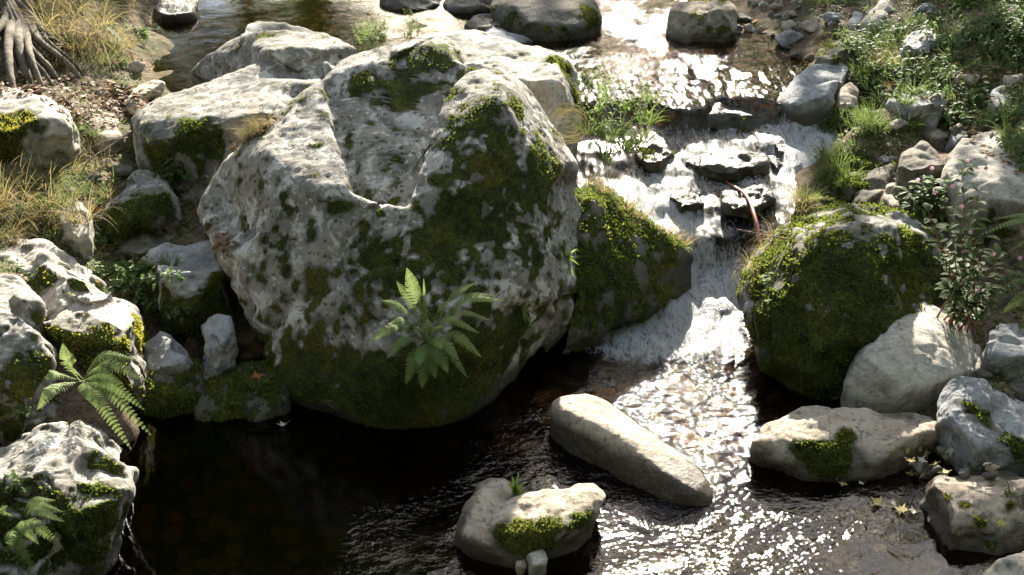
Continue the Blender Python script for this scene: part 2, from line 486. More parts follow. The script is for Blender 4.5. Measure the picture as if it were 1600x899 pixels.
def add_moss_tufts(ro, me, V, N, moss, origin, count, mat, hgt, seed):
    r = np.random.default_rng(seed)
    idx = np.where((moss + (fbm(V, 24, 2, seed) - .5) * .5) > .50)[0]
    if len(idx) < 30: return
    px, py = to_px(V[idx]); idx = idx[(px > -60) & (px < 1660) & (py > -60) & (py < 960)]
    if len(idx) < 30: return
    cnt = int(min(count, len(idx) * 2.5))
    k = r.choice(idx, cnt)
    jit = r.normal(0, .006, (cnt, 3))
    B = V[k] + jit - origin - N[k] * .004
    D = N[k] * 1.0 + r.normal(0, .55, (cnt, 3)) + np.array([0, 0, .25])
    D /= np.linalg.norm(D, axis=1)[:, None]
    S = np.cross(D, r.normal(0, 1, (cnt, 3))); S /= np.linalg.norm(S, axis=1)[:, None]
    h = hgt * r.uniform(.5, 1.3, cnt)[:, None]
    wd = hgt * r.uniform(.22, .42, cnt)[:, None]
    VV = np.stack([B - S * wd * .6, B + S * wd * .6, B + D * h * .7 + S * wd, B + D * h, B + D * h * .65 - S * wd], 1).reshape(-1, 3)
    FF = (np.arange(cnt)[:, None] * 5 + np.arange(5)[None])
    t = np.repeat(np.clip(fbm(V[k], 5, 3, seed + 2) * 1.2 - .1 + r.normal(0, .18, cnt), 0, 1), 5)
    mm = mesh_from('moss', VV, FF.tolist(), False, {'tint': t})
    mm.materials.append(M[mat])
    link('moss', mm, ro)

_seed = [100]
def rock(name, label, hulls, mat='grey', vox=.018, smooth=3, amp=.025, crack=.012, moss=(-.3, 0, 0, 0), blobs=(), wet=None, group=None, cat=None, tufts=0, tuft_h=.016, tuft_mat='moss_tuft', facets=34, patch=0.0):
    _seed[0] += 13
    seed = _seed[0]
    me, V, N, size = build_rock_mesh(name, hulls, vox, smooth, amp, seed, crack, facets)
    zmin, zmax = V[:, 2].min(), V[:, 2].max()
    m0, mup, mfr, mlow = moss
    hfrac = (V[:, 2] - zmin) / max(.01, zmax - zmin)
    mo = m0 + .06 + mup * sstep(.3, .9, N[:, 2]) + mfr * sstep(.1, .8, -N[:, 1]) + mlow * (1 - hfrac)
    mo = mo + (fbm(V, 3.2, 3, seed + 11) - .5) * .8 + (fbm(V, 13, 3, seed + 12) - .5) * (1.0 + patch) + (fbm(V, 6, 2, seed + 13) - .5) * patch * .7 + (fbm(V, 27, 2, seed + 14) - .5) * patch * .7
    if blobs:
        from mathutils.bvhtree import BVHTree
        polys = [tuple(p.vertices) for p in me.polygons]
        bv = BVHTree.FromPolygons([tuple(v) for v in V], polys)
        for bx, by, br, bs in blobs:
            hit = bv.ray_cast(Vector((0, 0, CAM_H)), ray(bx, by).normalized())
            if hit[0] is None: continue
            rad = br * hit[3] / FPX
            dd = np.linalg.norm(V - np.array(hit[0]), axis=1)
            mo = mo + bs * 1.05 * (1 - sstep(.2, 1.3, dd / rad + (fbm(V, 6, 3, seed + 30) - .5) * .7))
    wz = np.zeros(len(V))
    if wet is not None:
        wz = 1 - sstep(wet + .015, wet + .10, V[:, 2] + (fbm(V, 7, 2, seed) - .5) * .08)
    mo = np.clip(mo, -.5, 1.1) * (1 - .25 * wz)
    origin = np.array([(V[:, 0].min() + V[:, 0].max()) / 2, (V[:, 1].min() + V[:, 1].max()) / 2, zmin])
    me.vertices.foreach_set('co', (V - origin).astype(np.float32).ravel())
    for k, a in (('moss', mo), ('wet', wz)):
        at = me.attributes.new(k, 'FLOAT', 'POINT'); at.data.foreach_set('value', a.astype(np.float32))
    me.update()
    me.name = name
    me.materials.append(M[mat])
    o = tag(link(name, me, None, origin), label, cat or name.replace('_', ' '), group)
    if tufts:
        add_moss_tufts(o, me, V, N, mo, origin, tufts, tuft_mat, tuft_h, seed)
    ROCKS.append(o)
    return o

exec_rocks = True
# --- the great boulder
Yb = G(668, 0)          # front foot in the pool
big = [
    # left shoulder with the sunlit ridge
    [P(308, 330, 7.75), P(322, 290, 7.9), P(345, 245, 7.95), P(395, 200, 8.0), P(440, 165, 8.05), P(500, 122, 8.15), P(548, 292, 7.05), P(520, 200, 7.62), P(470, 285, 7.1), P(410, 235, 7.45), P(500, 300, 7.04), P(395, 330, 7.18),
     P(330, 380, 7.35), P(365, 430, 7.1), P(400, 500, 6.95), P(440, 560, 6.8), P(560, 560, 6.65), P(562, 380, 6.95), P(440, 620, 6.75), P(560, 640, 6.5),
     P(400, 300, 8.9), P(520, 200, 9.0), P(440, 480, 8.5)],
    # back crest
    [P(500, 122, 8.15), P(530, 95, 8.4), P(575, 78, 8.5), P(640, 58, 8.6), P(668, 62, 8.3), P(700, 52, 8.55), P(745, 95, 8.3), P(700, 150, 7.9), P(620, 140, 8.05), P(540, 150, 8.05),
     P(560, 260, 7.75), P(660, 240, 7.7), P(600, 200, 9.3), P(700, 200, 9.3), P(560, 420, 7.6)],
    # hollow, pale sloping face
    [P(510, 150, 8.0), P(550, 300, 7.48), P(640, 300, 7.44), P(690, 215, 7.7), P(640, 150, 7.95), P(560, 380, 7.03), P(600, 360, 7.1), P(680, 360, 6.92), P(560, 420, 8.0), P(680, 420, 8.0)],
    # broad front between shoulder and dome
    [P(470, 300, 7.12), P(540, 305, 7.02), P(640, 372, 6.86), P(700, 335, 6.86), P(560, 560, 6.58), P(450, 540, 6.8), P(700, 500, 6.52), P(520, 420, 6.86), P(520, 420, 7.9), P(680, 420, 7.9)],
    # right dome
    [P(686, 165, 7.55), P(700, 130, 7.75), P(735, 108, 7.9), P(775, 102, 7.95), P(825, 128, 8.0), P(860, 180, 7.95), P(895, 235, 7.85), P(910, 270, 7.75), P(908, 330, 7.55), P(885, 425, 7.3),
     P(780, 150, 7.45), P(720, 180, 7.35), P(690, 215, 7.3), P(830, 230, 7.35), P(700, 330, 6.85), P(860, 340, 7.15), P(620, 380, 6.75), P(640, 480, 6.55), P(800, 470, 6.75), P(870, 480, 7.0),
     P(760, 260, 8.9), P(860, 300, 8.8), P(760, 500, 8.3)],
    # foot of the boulder, undercut towards the pool
    [P(440, 500, 6.85), P(430, 580, 6.8), P(440, 612, 6.72), P(520, 652, 6.53), P(600, 668, 6.46), P(680, 668, 6.47), P(735, 652, 6.55), P(770, 632, 6.7), P(800, 590, 6.95), P(850, 540, 7.1), P(872, 478, 7.1),
     P(600, 420, 6.62), P(780, 420, 6.8), P(640, 560, 6.35), P(760, 540, 6.6), P(600, 690, 6.6), P(700, 690, 6.62), P(520, 700, 6.8), P(600, 520, 8.4), P(820, 520, 8.2), P(460, 560, 8.0)],
    # right lower shoulder between boulder and flank block
    [P(885, 300, 7.7), P(908, 290, 7.8), P(925, 330, 7.7), P(905, 440, 7.3), P(890, 520, 7.3), P(850, 560, 7.15), P(840, 420, 7.2), P(880, 420, 8.3), P(860, 520, 8.0)],
]
rock('boulder', 'huge grey lichen covered boulder with dark moss patches standing in the dark pool', big, 'grey', .017, 7, .03, .028, (-.36, 0, .1, .18),
     [(650, 100, 60, .9), (640, 150, 40, .8), (585, 150, 50, .7), (700, 80, 50, .9), (740, 75, 40, .6), (560, 120, 30, .5), (610, 250, 26, .5), (665, 190, 32, .6), (700, 215, 36, .6),
      (800, 170, 48, .9), (780, 210, 60, 1.), (850, 230, 50, .9), (840, 300, 80, 1.), (750, 330, 70, .8), (690, 360, 60, .6), (640, 400, 80, .55), (700, 430, 70, .6), (600, 400, 50, .45), (620, 310, 38, .5), (780, 380, 60, .6), (720, 250, 50, .5),
      (560, 440, 50, .4), (490, 450, 36, .6), (430, 390, 30, .5), (460, 330, 18, .5), (440, 560, 60, .7), (650, 600, 130, .9), (540, 600, 90, .9), (760, 560, 90, .9), (820, 500, 70, .6), (880, 470, 50, .9), (560, 300, 22, .4), (830, 420, 30, .3), (500, 500, 40, .5), (600, 620, 90, .8), (700, 620, 80, .8), (470, 600, 50, .7)],
     wet=.12, cat='boulder', tufts=34000, tuft_h=.012, patch=1.7, facets=22)
yb = G(530, 0)
rock('boulder', 'mossy dark block beside the cascade with sunlit golden moss along its ridge',
     [[P(890, 300, 8.0), P(915, 285, 8.15), P(945, 290, 8.3), P(985, 328, 8.35), P(1030, 352, 8.4), P(1062, 372, 8.4), P(1086, 392, 8.35), P(1088, 430, 8.1), P(1060, 452, 7.9), P(1000, 488, 7.6), P(930, 528, 7.35), P(880, 560, 7.2),
       P(930, 310, 7.85), P(990, 350, 7.95), P(1065, 390, 8.1), P(900, 420, 7.4), P(1000, 520, 7.75), P(930, 560, 7.5), P(1080, 470, 8.2), P(940, 400, 8.8), P(1030, 440, 8.7), P(880, 480, 8.2)]],
     'dark', .016, 4, .03, .015, (.34, .3, 0, .1), [(960, 312, 40, .5), (1040, 366, 40, .5), (900, 430, 60, .4)], patch=.4, wet=.22, cat='boulder', tufts=12000, tuft_h=.018)
rock('boulder', 'long flat topped pale slab in full sun behind the huge boulder, left of its crest',
     [shape([(206, 180), (228, 150), (290, 108), (330, 82), (372, 58), (430, 60), (500, 75), (580, 90), (560, 160), (440, 260), (340, 320), (260, 300), (215, 272), (206, 225)], 8.6, 10.8,
            [(212, 185, .12), (300, 190, .06), (380, 185, .0), (440, 175, -.02), (215, 230, 0.0), (330, 280, -.03), (500, 130, .2)], .6, .8, flat=True),
      shape([(372, 60), (385, 40), (410, 33), (440, 42), (470, 44), (520, 58), (560, 75), (480, 90), (400, 90)], 9.9, 11.2, None, .4, flat=True)],
     'grey', .018, 4, .035, .02, (-.2, .12, .12, .1), [(240, 230, 30, .5), (290, 200, 50, .5), (330, 230, 40, .5), (320, 85, 40, .3), (440, 100, 40, .3), (230, 160, 26, .5), (270, 270, 40, .5), (420, 55, 40, .4)], tufts=7000, cat='boulder')
rock('rock', 'pale sunlit slab with a moss covered right end, behind the huge boulder',
     [shape([(640, 58), (690, 46), (750, 47), (800, 60), (850, 72), (888, 86), (905, 120), (915, 180), (880, 230), (760, 180), (660, 110)], 9.0, 10.4, [(860, 95, .3), (890, 130, .12), (800, 105, .3), (720, 90, .5), (840, 130, 0.08)], .5, .8, flat=True)],
     'pale', .017, 5, .03, .012, (-.3, 0, 0, 0), [(880, 105, 34, .9), (860, 95, 26, .6), (755, 52, 26, .8), (900, 150, 30, .8), (820, 85, 16, .4)], tufts=3000)
# --- left bank
rock('rock', 'pale rock with yellow green moss cushions under the tree roots at the left',
     [shape([(-40, 150), (-5, 136), (30, 140), (68, 152), (102, 168), (120, 195), (95, 215), (50, 232), (-10, 246), (-50, 250)], G(240, .85), 9.6, [(100, 182, .15), (50, 192, .05), (-20, 188, 0.0), (110, 200, .05)], .6)],
     'pale', .016, 4, .03, .01, (-.25, 0, .1, .1), [(30, 188, 34, .9), (55, 200, 22, .7), (10, 215, 30, .9), (5, 240, 26, .9), (-10, 190, 30, .6)], tufts=4500, tuft_mat='moss_bright')
rock('rock', 'rounded grey rock with a mossy dark front below the dry channel of cobbles',
     [shape([(150, 345), (165, 318), (190, 288), (212, 266), (240, 268), (266, 283), (284, 312), (286, 346), (262, 362), (210, 372), (162, 370)], G(372, .42), 8.6, [(176, 315, .2), (210, 302, .1), (262, 300, .12), (240, 330, -.05), (190, 345, -.1)], .35)],
     'grey', .014, 4, .022, .01, (-.1, -.1, .5, .2), [(200, 330, 40, .5), (250, 300, 30, .4)], tufts=3000)
rock('rock', 'small wedge rock lying under the rounded grey rock on the left bank',
     [shape([(170, 400), (178, 372), (215, 352), (262, 350), (285, 345), (290, 372), (255, 390), (210, 410)], G(410, .3), 8.2, None, .3)],
     'dark', .014, 3, .02, .008, (.1, 0, .1, .1), tufts=1200)
rock('rock', 'angular light grey rock with pale flat top against the foot of the huge boulder',
     [shape([(218, 406), (240, 385), (276, 370), (312, 369), (352, 384), (362, 400), (364, 425), (360, 500), (310, 540), (262, 520), (232, 450)], G(540, .05), 7.75, [(285, 446, .12), (240, 426, .2), (345, 422, .2), (300, 480, 0.0)], .35)],
     'blue', .014, 2, .028, .014, (-.55, -.5, .75, .75), [(300, 500, 50, .6), (245, 450, 40, .5), (340, 440, 20, .5)], tufts=4000)
rock('rock', 'long sunlit whitish rock sloping down to a yellow moss cushion, on the left bank',
     [shape([(-60, 395), (-20, 380), (32, 373), (80, 384), (122, 410), (160, 438), (200, 466), (236, 498), (244, 530), (240, 560), (200, 590), (140, 580), (60, 540), (-40, 500)], 6.55, 7.7,
            [(40, 440, .4), (120, 480, .2), (180, 500, .14), (225, 515, .16), (180, 540, .02), (100, 520, .04), (-40, 450, .4), (230, 548, .05)], .6, .8),
      shape([(60, 390), (110, 400), (180, 452), (160, 480), (90, 460), (40, 420)], 6.9, 7.5, None, .4)],
     'pale', .013, 2, .05, .035, (-.12, -.15, .6, .25), [(215, 515, 34, 1.), (228, 540, 26, .9), (150, 545, 40, .6), (60, 440, 26, .4), (120, 450, 20, .5), (100, 500, 30, .4), (190, 560, 40, .5)], tufts=6500, tuft_mat='moss_bright')
rock('rock', 'tall grey cracked rock at the left edge in front of the sloping whitish rock',
     [shape([(-60, 440), (-10, 428), (28, 434), (58, 464), (82, 500), (100, 540), (96, 575), (70, 620), (20, 665), (-60, 690)], 6.0, 6.75, [(60, 520, .2), (20, 480, .35), (80, 560, .1), (30, 600, -.05), (-50, 520, .2), (-50, 640, -.1)], .5)],
     'grey', .013, 2, .05, .035, (-.12, -.1, .5, .25), [(60, 510, 26, .5), (90, 540, 24, .7), (40, 570, 30, .5)], tufts=2500)
rock('rock', 'low pale flat rock between the yellow moss cushion and the grey pinnacle',
     [shape([(222, 540), (250, 515), (275, 528), (300, 552), (295, 575), (250, 580), (225, 570)], 6.82, 7.1, None, .3)], 'blue', .012, 3, .015, .01, (-.4, -.3, .3, .3), tufts=600)
rock('rock', 'dark moss covered block at the pool edge below the small grey pinnacle',
     [shape([(228, 560), (270, 548), (310, 560), (330, 590), (332, 630), (300, 652), (250, 660), (215, 650), (205, 600)], G(655, 0), 6.85, [(290, 575, .5), (230, 580, .5), (320, 600, .4), (270, 620, -.05)], .4)],
     'dark', .014, 4, .025, .012, (.55, 0, .1, 0), wet=.06, tufts=5000, tuft_h=.02)
rock('rock', 'small knobbly grey pinnacle rising out of dark moss beside the huge boulder',
     [shape([(312, 545), (320, 510), (338, 490), (362, 486), (374, 498), (372, 540), (350, 570), (330, 600), (318, 590)], 6.78, 7.1, [(345, 530, .1)], .25)], 'blue', .011, 2, .03, .01, (-.35, -.2, .1, .35), tufts=700)
rock('rock', 'low wet mossy ledge in deep shade at the left foot of the huge boulder',
     [shape([(330, 590), (370, 560), (420, 560), (450, 590), (452, 640), (400, 662), (340, 668), (300, 672), (300, 640)], G(665, 0), 7.05, [(380, 590, .5), (430, 610, .3), (340, 620, .3)], .4)],
     'dark', .015, 4, .025, .01, (.5, 0, .1, 0), wet=.07, tufts=5000, tuft_h=.02)
rock('rock', 'sunlit grey rock with mossy overhanging side jutting over the dark pool at lower left',
     [shape([(-60, 730), (-10, 700), (60, 662), (120, 650), (150, 672), (185, 706), (210, 736), (208, 768), (188, 800), (160, 850), (130, 900), (100, 930), (-60, 960)], 4.95, 5.9,
            [(60, 738, .3), (0, 770, .2), (120, 720, .4), (170, 750, .3), (195, 770, .22), (130, 800, .06), (60, 830, 0.0), (-40, 800, .15), (80, 900, -.05)], .5, .8)],
     'grey', .012, 2, .055, .035, (-.2, -.2, .8, .2), [(160, 760, 40, .5), (90, 720, 22, .4), (120, 790, 50, .5), (180, 740, 20, .3)], wet=.10, tufts=6500, facets=50)
rock('rock', 'small pale grey rock under the sunlit fern at the lower left',
     [shape([(108, 640), (122, 622), (145, 622), (165, 642), (188, 672), (202, 700), (196, 726), (160, 720), (120, 690)], G(726, .04), 6.4, [(135, 650, .4), (165, 690, .1), (185, 705, .2)], .3)], 'grey', .012, 3, .02, .01, (-.4, 0, .5, .2), [(170, 690, 16, .6), (190, 720, 20, .6)], tufts=1200)
rock('rock', 'broad pale stone half buried in brown leaf litter, beside the slab on the left',
     [shape([(128, 185), (150, 165), (185, 180), (195, 212), (180, 235), (145, 225)], G(235, .7), 9.6, None, .3)], 'tan', .016, 4, .02, .008, (-.1, 0, .1, .1))
rock('rock', 'low flat tan stone at the upper pool shore, left of the long slab',
     [shape([(186, 160), (205, 140), (240, 122), (262, 128), (240, 150), (215, 172), (196, 178)], G(178, .72), 10.4, None, .3)], 'tan', .016, 4, .02, .006, (-.3, .1, 0, 0))
rock('rock', 'pale cracked stone peeping from under the dry grass at the left',
     [shape([(82, 330), (100, 312), (128, 312), (142, 335), (140, 370), (115, 385), (90, 370)], G(385, .55), 8.4, None, .3)], 'pale', .014, 4, .02, .01, (-.2, 0, .2, .1))

# --- stones in the lower pool
rock('rock', 'long smooth tan stone lying in the stream with its top in full sun',
     [[W(*p) + Vector((0, 0, dz)) for dz in (0, -.3) for p in ((864, 680, .02), (885, 702, 0), (930, 720, 0), (985, 750, 0), (1050, 789, 0), (1112, 793, 0))] +
      [W(*p) for p in ((857, 648, .12), (862, 627, .18), (882, 616, .2), (930, 617, .21), (962, 631, .19), (1010, 668, .16), (1060, 711, .12), (1102, 741, .08), (1118, 770, .03),
                       (880, 640, .24), (945, 664, .25), (990, 694, .21), (1045, 742, .15), (1092, 774, .08), (905, 690, .10), (955, 715, .10), (1000, 745, .08))] + [W(900, 640, -.2), W(1050, 730, -.2)]],
     'tan', .012, 28, .014, .005, (-.6, 0, .1, 0), wet=.09, facets=5)
rock('rock', 'heart shaped stone with a mossy front and a green sprig in its cleft',
     [shape([(713, 834), (720, 795), (742, 756), (764, 744), (790, 746), (808, 768), (800, 830), (780, 868), (740, 858)], 5.22, 5.8, [(755, 770, .6), (735, 800, .4), (770, 800, .45), (725, 835, .12), (760, 850, -.02)], .15, .8, skirt=.25),
      shape([(770, 800), (800, 775), (850, 762), (900, 754), (932, 758), (953, 780), (944, 806), (905, 838), (860, 862), (800, 880), (765, 862)], 5.2, 5.85, [(790, 800, .55), (850, 795, .5), (915, 790, .5), (775, 830, .2), (840, 830, .14), (900, 820, .2), (810, 870, -.02)], .15, .8, skirt=.25)],
     'tan', .011, 5, .018, .008, (-.6, -.1, .2, 0), [(800, 830, 40, 1.2), (860, 820, 44, 1.3), (915, 805, 28, 1.2), (830, 850, 40, 1.0), (775, 790, 12, .5)], wet=.09, tufts=5500, tuft_h=.013, facets=8)
rock('stone', 'pale angular little stone against the front of the heart shaped stone', [shape([(820, 872), (828, 860), (848, 856), (857, 872), (850, 886), (828, 892)], 5.1, 5.25, None, .1)], 'pale', .008, 3, .008, .002, wet=-.05)
rock('stone', 'narrow little stone wedged between the pale angular stone and the heart shaped stone', [shape([(804, 880), (808, 864), (818, 862), (826, 874), (820, 888), (808, 888)], 5.15, 5.25, None, .08)], 'tan', .008, 3, .008, .002, wet=-.05)

# --- right bank, near
rock('boulder', 'big square shouldered boulder thick with dark green moss on the right bank of the cascade',
     [[P(1245, 312, 8.0), P(1290, 300, 8.15), P(1335, 308, 8.2), P(1405, 324, 8.05), P(1446, 354, 7.9), P(1486, 416, 7.7), P(1484, 480, 7.5), P(1440, 540, 7.0), P(1330, 610, 6.8), P(1262, 632, 6.73), P(1212, 612, 6.85), P(1200, 565, 7.0),
       P(1240, 360, 7.5), P(1300, 345, 7.35), P(1400, 360, 7.4), P(1245, 420, 7.1), P(1222, 480, 7.0), P(1380, 400, 7.15), P(1440, 420, 7.3), P(1280, 560, 6.68), P(1400, 540, 6.8), P(1262, 670, 6.8), P(1340, 680, 6.95), P(1215, 650, 7.0),
       P(1330, 380, 8.7), P(1420, 440, 8.5), P(1290, 500, 8.3)],
      [P(1150, 455, 7.6), P(1158, 425, 7.75), P(1185, 388, 7.95), P(1215, 366, 8.05), P(1245, 340, 8.0), P(1250, 400, 7.3), P(1228, 470, 7.0), P(1205, 560, 7.0), P(1176, 522, 7.2), P(1160, 490, 7.4), P(1190, 410, 7.6), P(1200, 480, 7.15),
       P(1210, 620, 7.05), P(1240, 440, 8.5), P(1230, 540, 8.0)]],
     'grey', .016, 4, .035, .02, (.5, -.2, .2, .1), [(1270, 320, 40, .5), (1225, 380, 40, .5), (1200, 400, 50, .6), (1330, 352, 22, -.3), (1400, 346, 18, -.3), (1260, 350, 30, .5), (1320, 480, 140, .3), (1300, 400, 80, .3), (1370, 342, 24, -.4), (1195, 500, 40, .5), (1230, 580, 60, .7), (1300, 570, 80, .6), (1430, 450, 50, .4)], patch=.6, wet=.10, cat='boulder', tufts=26000, tuft_h=.02)
rock('rock', 'smooth pale tan rock leaning against the big mossy boulder on the right',
     [shape([(1317, 604), (1330, 562), (1352, 518), (1376, 486), (1412, 467), (1444, 470), (1480, 488), (1508, 508), (1524, 545), (1537, 576), (1515, 596), (1450, 622), (1392, 638), (1345, 628)], G(638, .12), 7.2,
            [(1400, 500, .5), (1460, 520, .4), (1500, 560, .3), (1380, 580, .06), (1430, 560, .22), (1345, 590, .15), (1500, 585, .1), (1420, 610, -.02), (1440, 500, .55), (1350, 550, .25)], .35, .8)],
     'pale', .013, 5, .02, .008, (-.65, 0, .1, .1), [(1385, 612, 18, .8), (1430, 612, 26, .6), (1470, 575, 24, .5), (1500, 590, 18, .4)], tufts=600, facets=6)
rock('rock', 'wedge shaped tan rock with a mossy hollow, its point in the pool at the right',
     [shape([(1165, 692), (1185, 668), (1215, 650), (1255, 632), (1300, 634), (1350, 640), (1440, 642), (1470, 664), (1462, 700), (1400, 735), (1335, 753), (1270, 748), (1215, 726), (1172, 704)], 5.92, 6.75,
            [(1260, 655, .55), (1340, 660, .6), (1240, 690, .2), (1330, 705, .25), (1430, 680, .4), (1180, 690, .3), (1390, 715, .15), (1290, 735, .0)], .25, .8)],
     'tan', .013, 4, .028, .014, (-.5, -.1, .15, .1), [(1265, 700, 40, 1.1), (1310, 708, 40, 1.1), (1290, 725, 34, 1.0), (1322, 678, 18, .9), (1225, 700, 18, .5)], wet=.06, tufts=3000, facets=10)
rock('rock', 'grey angular rock with dark moss stains at the right edge above the fallen leaves',
     [shape([(1458, 652), (1466, 620), (1480, 596), (1502, 582), (1550, 600), (1600, 624), (1660, 650), (1660, 715), (1560, 730), (1500, 728), (1474, 700)], G(728, .12), 6.5, [(1490, 620, .5), (1560, 640, .5), (1480, 660, .2), (1600, 680, .3), (1540, 700, .0)], .4)],
     'blue', .013, 3, .028, .012, (-.45, -.2, .3, .2), [(1520, 650, 34, .9), (1500, 620, 22, .7), (1560, 670, 30, .7), (1590, 700, 30, .6)], tufts=2500)
rock('rock', 'brown rock with a golden moss strip and fallen leaves at the lower right edge',
     [shape([(1434, 758), (1470, 742), (1510, 734), (1560, 734), (1660, 742), (1660, 860), (1580, 872), (1520, 884), (1470, 870), (1458, 810)], 5.3, 6.05, [(1445, 762, .6), (1500, 768, .5), (1560, 770, .5), (1500, 800, .2), (1540, 850, .03), (1620, 790, .3), (1475, 840, .1)], .4)],
     'tan', .012, 3, .028, .012, (-.3, -.1, .35, .1), [(1480, 775, 16, .6), (1510, 790, 18, .9), (1530, 815, 18, .9), (1550, 845, 18, .8), (1580, 780, 30, .6)], wet=.07, tufts=3500, tuft_mat='moss_bright')
rock('rock', 'rounded pale rock cut by the lower right corner', [shape([(1528, 925), (1540, 885), (1575, 868), (1640, 850), (1680, 900), (1660, 960), (1560, 960)], 4.85, 5.3, None, .3)], 'pale', .013, 4, .02, .01, (-.3, 0, .3, .1), wet=-.05)
rock('stone', 'white veined grey stone at the right edge under the pink flowered plant', [shape([(1533, 560), (1536, 525), (1552, 504), (1590, 505), (1640, 520), (1640, 565), (1580, 572)], G(570, .3), 7.1, None, .25)], 'blue', .011, 2, .018, .01, (-.5, 0, .1, .1))
rock('stone', 'narrow pale stone behind the dappled pale rock, right of it', [shape([(1512, 560), (1516, 540), (1528, 538), (1538, 560), (1538, 585), (1520, 590)], 6.75, 6.95, None, .15)], 'pale', .01, 3, .01, .004)
rock('stone', 'dark flat stone in shade above the grey angular rock', [shape([(1540, 600), (1570, 575), (1620, 580), (1640, 610), (1600, 625)], 6.6, 7.0, None, .2)], 'dark', .012, 3, .015, .006, (.0, 0, 0, 0))
rock('rock', 'broad pale weathered rock at the right edge behind the pink flowered plant',
     [shape([(1464, 282), (1478, 245), (1500, 214), (1525, 199), (1570, 197), (1640, 208), (1690, 280), (1670, 372), (1560, 366), (1490, 345)], G(365, .62), 9.3, [(1490, 260, .35), (1540, 270, .2), (1600, 285, .12), (1510, 310, .05), (1640, 320, .0), (1500, 235, .6)], .5)],
     'pale', .016, 4, .03, .012, (-.35, -.1, .2, .2), [(1560, 340, 40, .3)], tufts=900)
rock('rock', 'tall grey rock cut by the right edge high on the bank', [shape([(1574, 175), (1582, 140), (1610, 118), (1660, 120), (1660, 215), (1590, 205)], 9.2, 9.8, None, .4)], 'pale', .018, 3, .025, .01, (-.3, 0, .1, .1))
rock('stone', 'round grey stone left of the tall rock at the right edge', [shape([(1544, 160), (1550, 136), (1570, 130), (1582, 150), (1578, 172), (1555, 176)], 9.3, 9.6, None, .2)], 'blue', .015, 4, .012, .004)
rock('stone', 'small tan stone perched above the round grey stone near the right edge', [shape([(1567, 118), (1578, 108), (1600, 110), (1602, 125), (1580, 128)], 9.7, 9.9, None, .2)], 'tan', .015, 4, .012, .004)

# --- right bank, upper
rock('boulder', 'dark mossy hump of rock beside the small right hand fall, grass hanging over it',
     [shape([(1300, 292), (1304, 255), (1320, 225), (1350, 203), (1400, 193), (1440, 200), (1450, 230), (1430, 262), (1370, 300), (1330, 318)], G(318, .45), 9.8, None, .5)], 'dark', .018, 4, .03, .012, (.45, .15, .1, 0), wet=.42, tufts=7000, tuft_h=.022)
rock('rock', 'dark smooth rounded rock between the mossy hump and the broad pale rock', [shape([(1402, 258), (1410, 238), (1430, 222), (1445, 219), (1465, 236), (1477, 258), (1455, 272), (1420, 274)], G(274, .8), 9.2, None, .25)], 'dark', .014, 4, .015, .006, (-.4, 0, 0, 0))
rock('rock', 'long low dark stone leaning against the smooth rounded rock', [shape([(1364, 250), (1370, 236), (1395, 230), (1420, 222), (1430, 232), (1405, 252), (1380, 262)], 8.95, 9.3, None, .25)], 'dark', .014, 3, .015, .006, (-.3, 0, 0, 0))
rock('rock', 'slanting dark rock with a moss edge below the long low stone', [shape([(1330, 320), (1340, 290), (1365, 262), (1395, 246), (1405, 258), (1385, 290), (1370, 320), (1345, 335)], 8.4, 8.95, None, .3)], 'dark', .015, 3, .022, .01, (.05, .2, 0, 0), tufts=900)
rock('stone', 'pale brown stone above the top of the big mossy boulder', [shape([(1380, 312), (1384, 288), (1400, 284), (1428, 295), (1432, 320), (1410, 332), (1390, 330)], 8.3, 8.6, None, .25)], 'tan', .013, 3, .015, .006)
rock('stone', 'tan stone pressed between the pale brown stone and the pink flowered plant', [shape([(1425, 330), (1432, 304), (1455, 300), (1470, 325), (1455, 345), (1435, 345)], 8.1, 8.4, None, .25)], 'tan', .013, 3, .015, .006)
rock('stone', 'brown rounded stone sitting on the bank above the dark smooth rock', [shape([(1443, 212), (1448, 196), (1462, 189), (1480, 195), (1484, 212), (1468, 222), (1450, 222)], 9.4, 9.6, None, .2)], 'tan', .014, 4, .012, .004, (-.3, 0, 0, 0))
rock('stone', 'small blue grey stone right of the brown rounded stone', [shape([(1480, 215), (1488, 200), (1504, 198), (1514, 212), (1500, 225), (1486, 224)], 9.2, 9.4, None, .2)], 'blue', .014, 4, .012, .004)
rock('rock', 'flat topped grey rock at the lip of the small right hand fall', 
     [shape([(1212, 158), (1222, 148), (1240, 138), (1254, 106), (1290, 92), (1326, 93), (1324, 112), (1312, 140), (1300, 178), (1260, 186), (1228, 180)], G(186, .62), 10.9, [(1245, 142, .22), (1305, 130, .2), (1300, 150, .05), (1240, 165, .0)], .3, .8)],
     'blue', .016, 3, .015, .006, (-.45, -.3, .35, .3), wet=.62, tufts=700)
rock('stone', 'rounded brown grey stone tucked behind the flat topped rock', [shape([(1306, 150), (1314, 134), (1330, 128), (1344, 140), (1346, 160), (1325, 168), (1310, 166)], 10.0, 10.3, None, .2)], 'tan', .015, 4, .012, .004, (-.2, .1, 0, 0))
rock('rock', 'mossy green rock on the shore above the flat topped rock', [shape([(1272, 88), (1280, 68), (1300, 52), (1325, 44), (1352, 52), (1362, 75), (1335, 95), (1295, 100), (1276, 98)], G(98, .82), 11.6, None, .35)], 'dark', .016, 4, .02, .008, (.3, .2, .1, 0), tufts=1800)
rock('rock', 'pale slanting rock pointing up from the shore at the top right', [shape([(1342, 38), (1352, 18), (1372, -2), (1392, -8), (1404, 8), (1384, 36), (1362, 46)], 11.4, 11.9, None, .3)], 'pale', .016, 3, .018, .008)
rock('stone', 'blue grey stone beside the pale slanting rock', [shape([(1324, 38), (1328, 20), (1340, 14), (1350, 22), (1346, 40), (1332, 44)], 11.5, 11.8, None, .2)], 'blue', .016, 4, .012, .004)
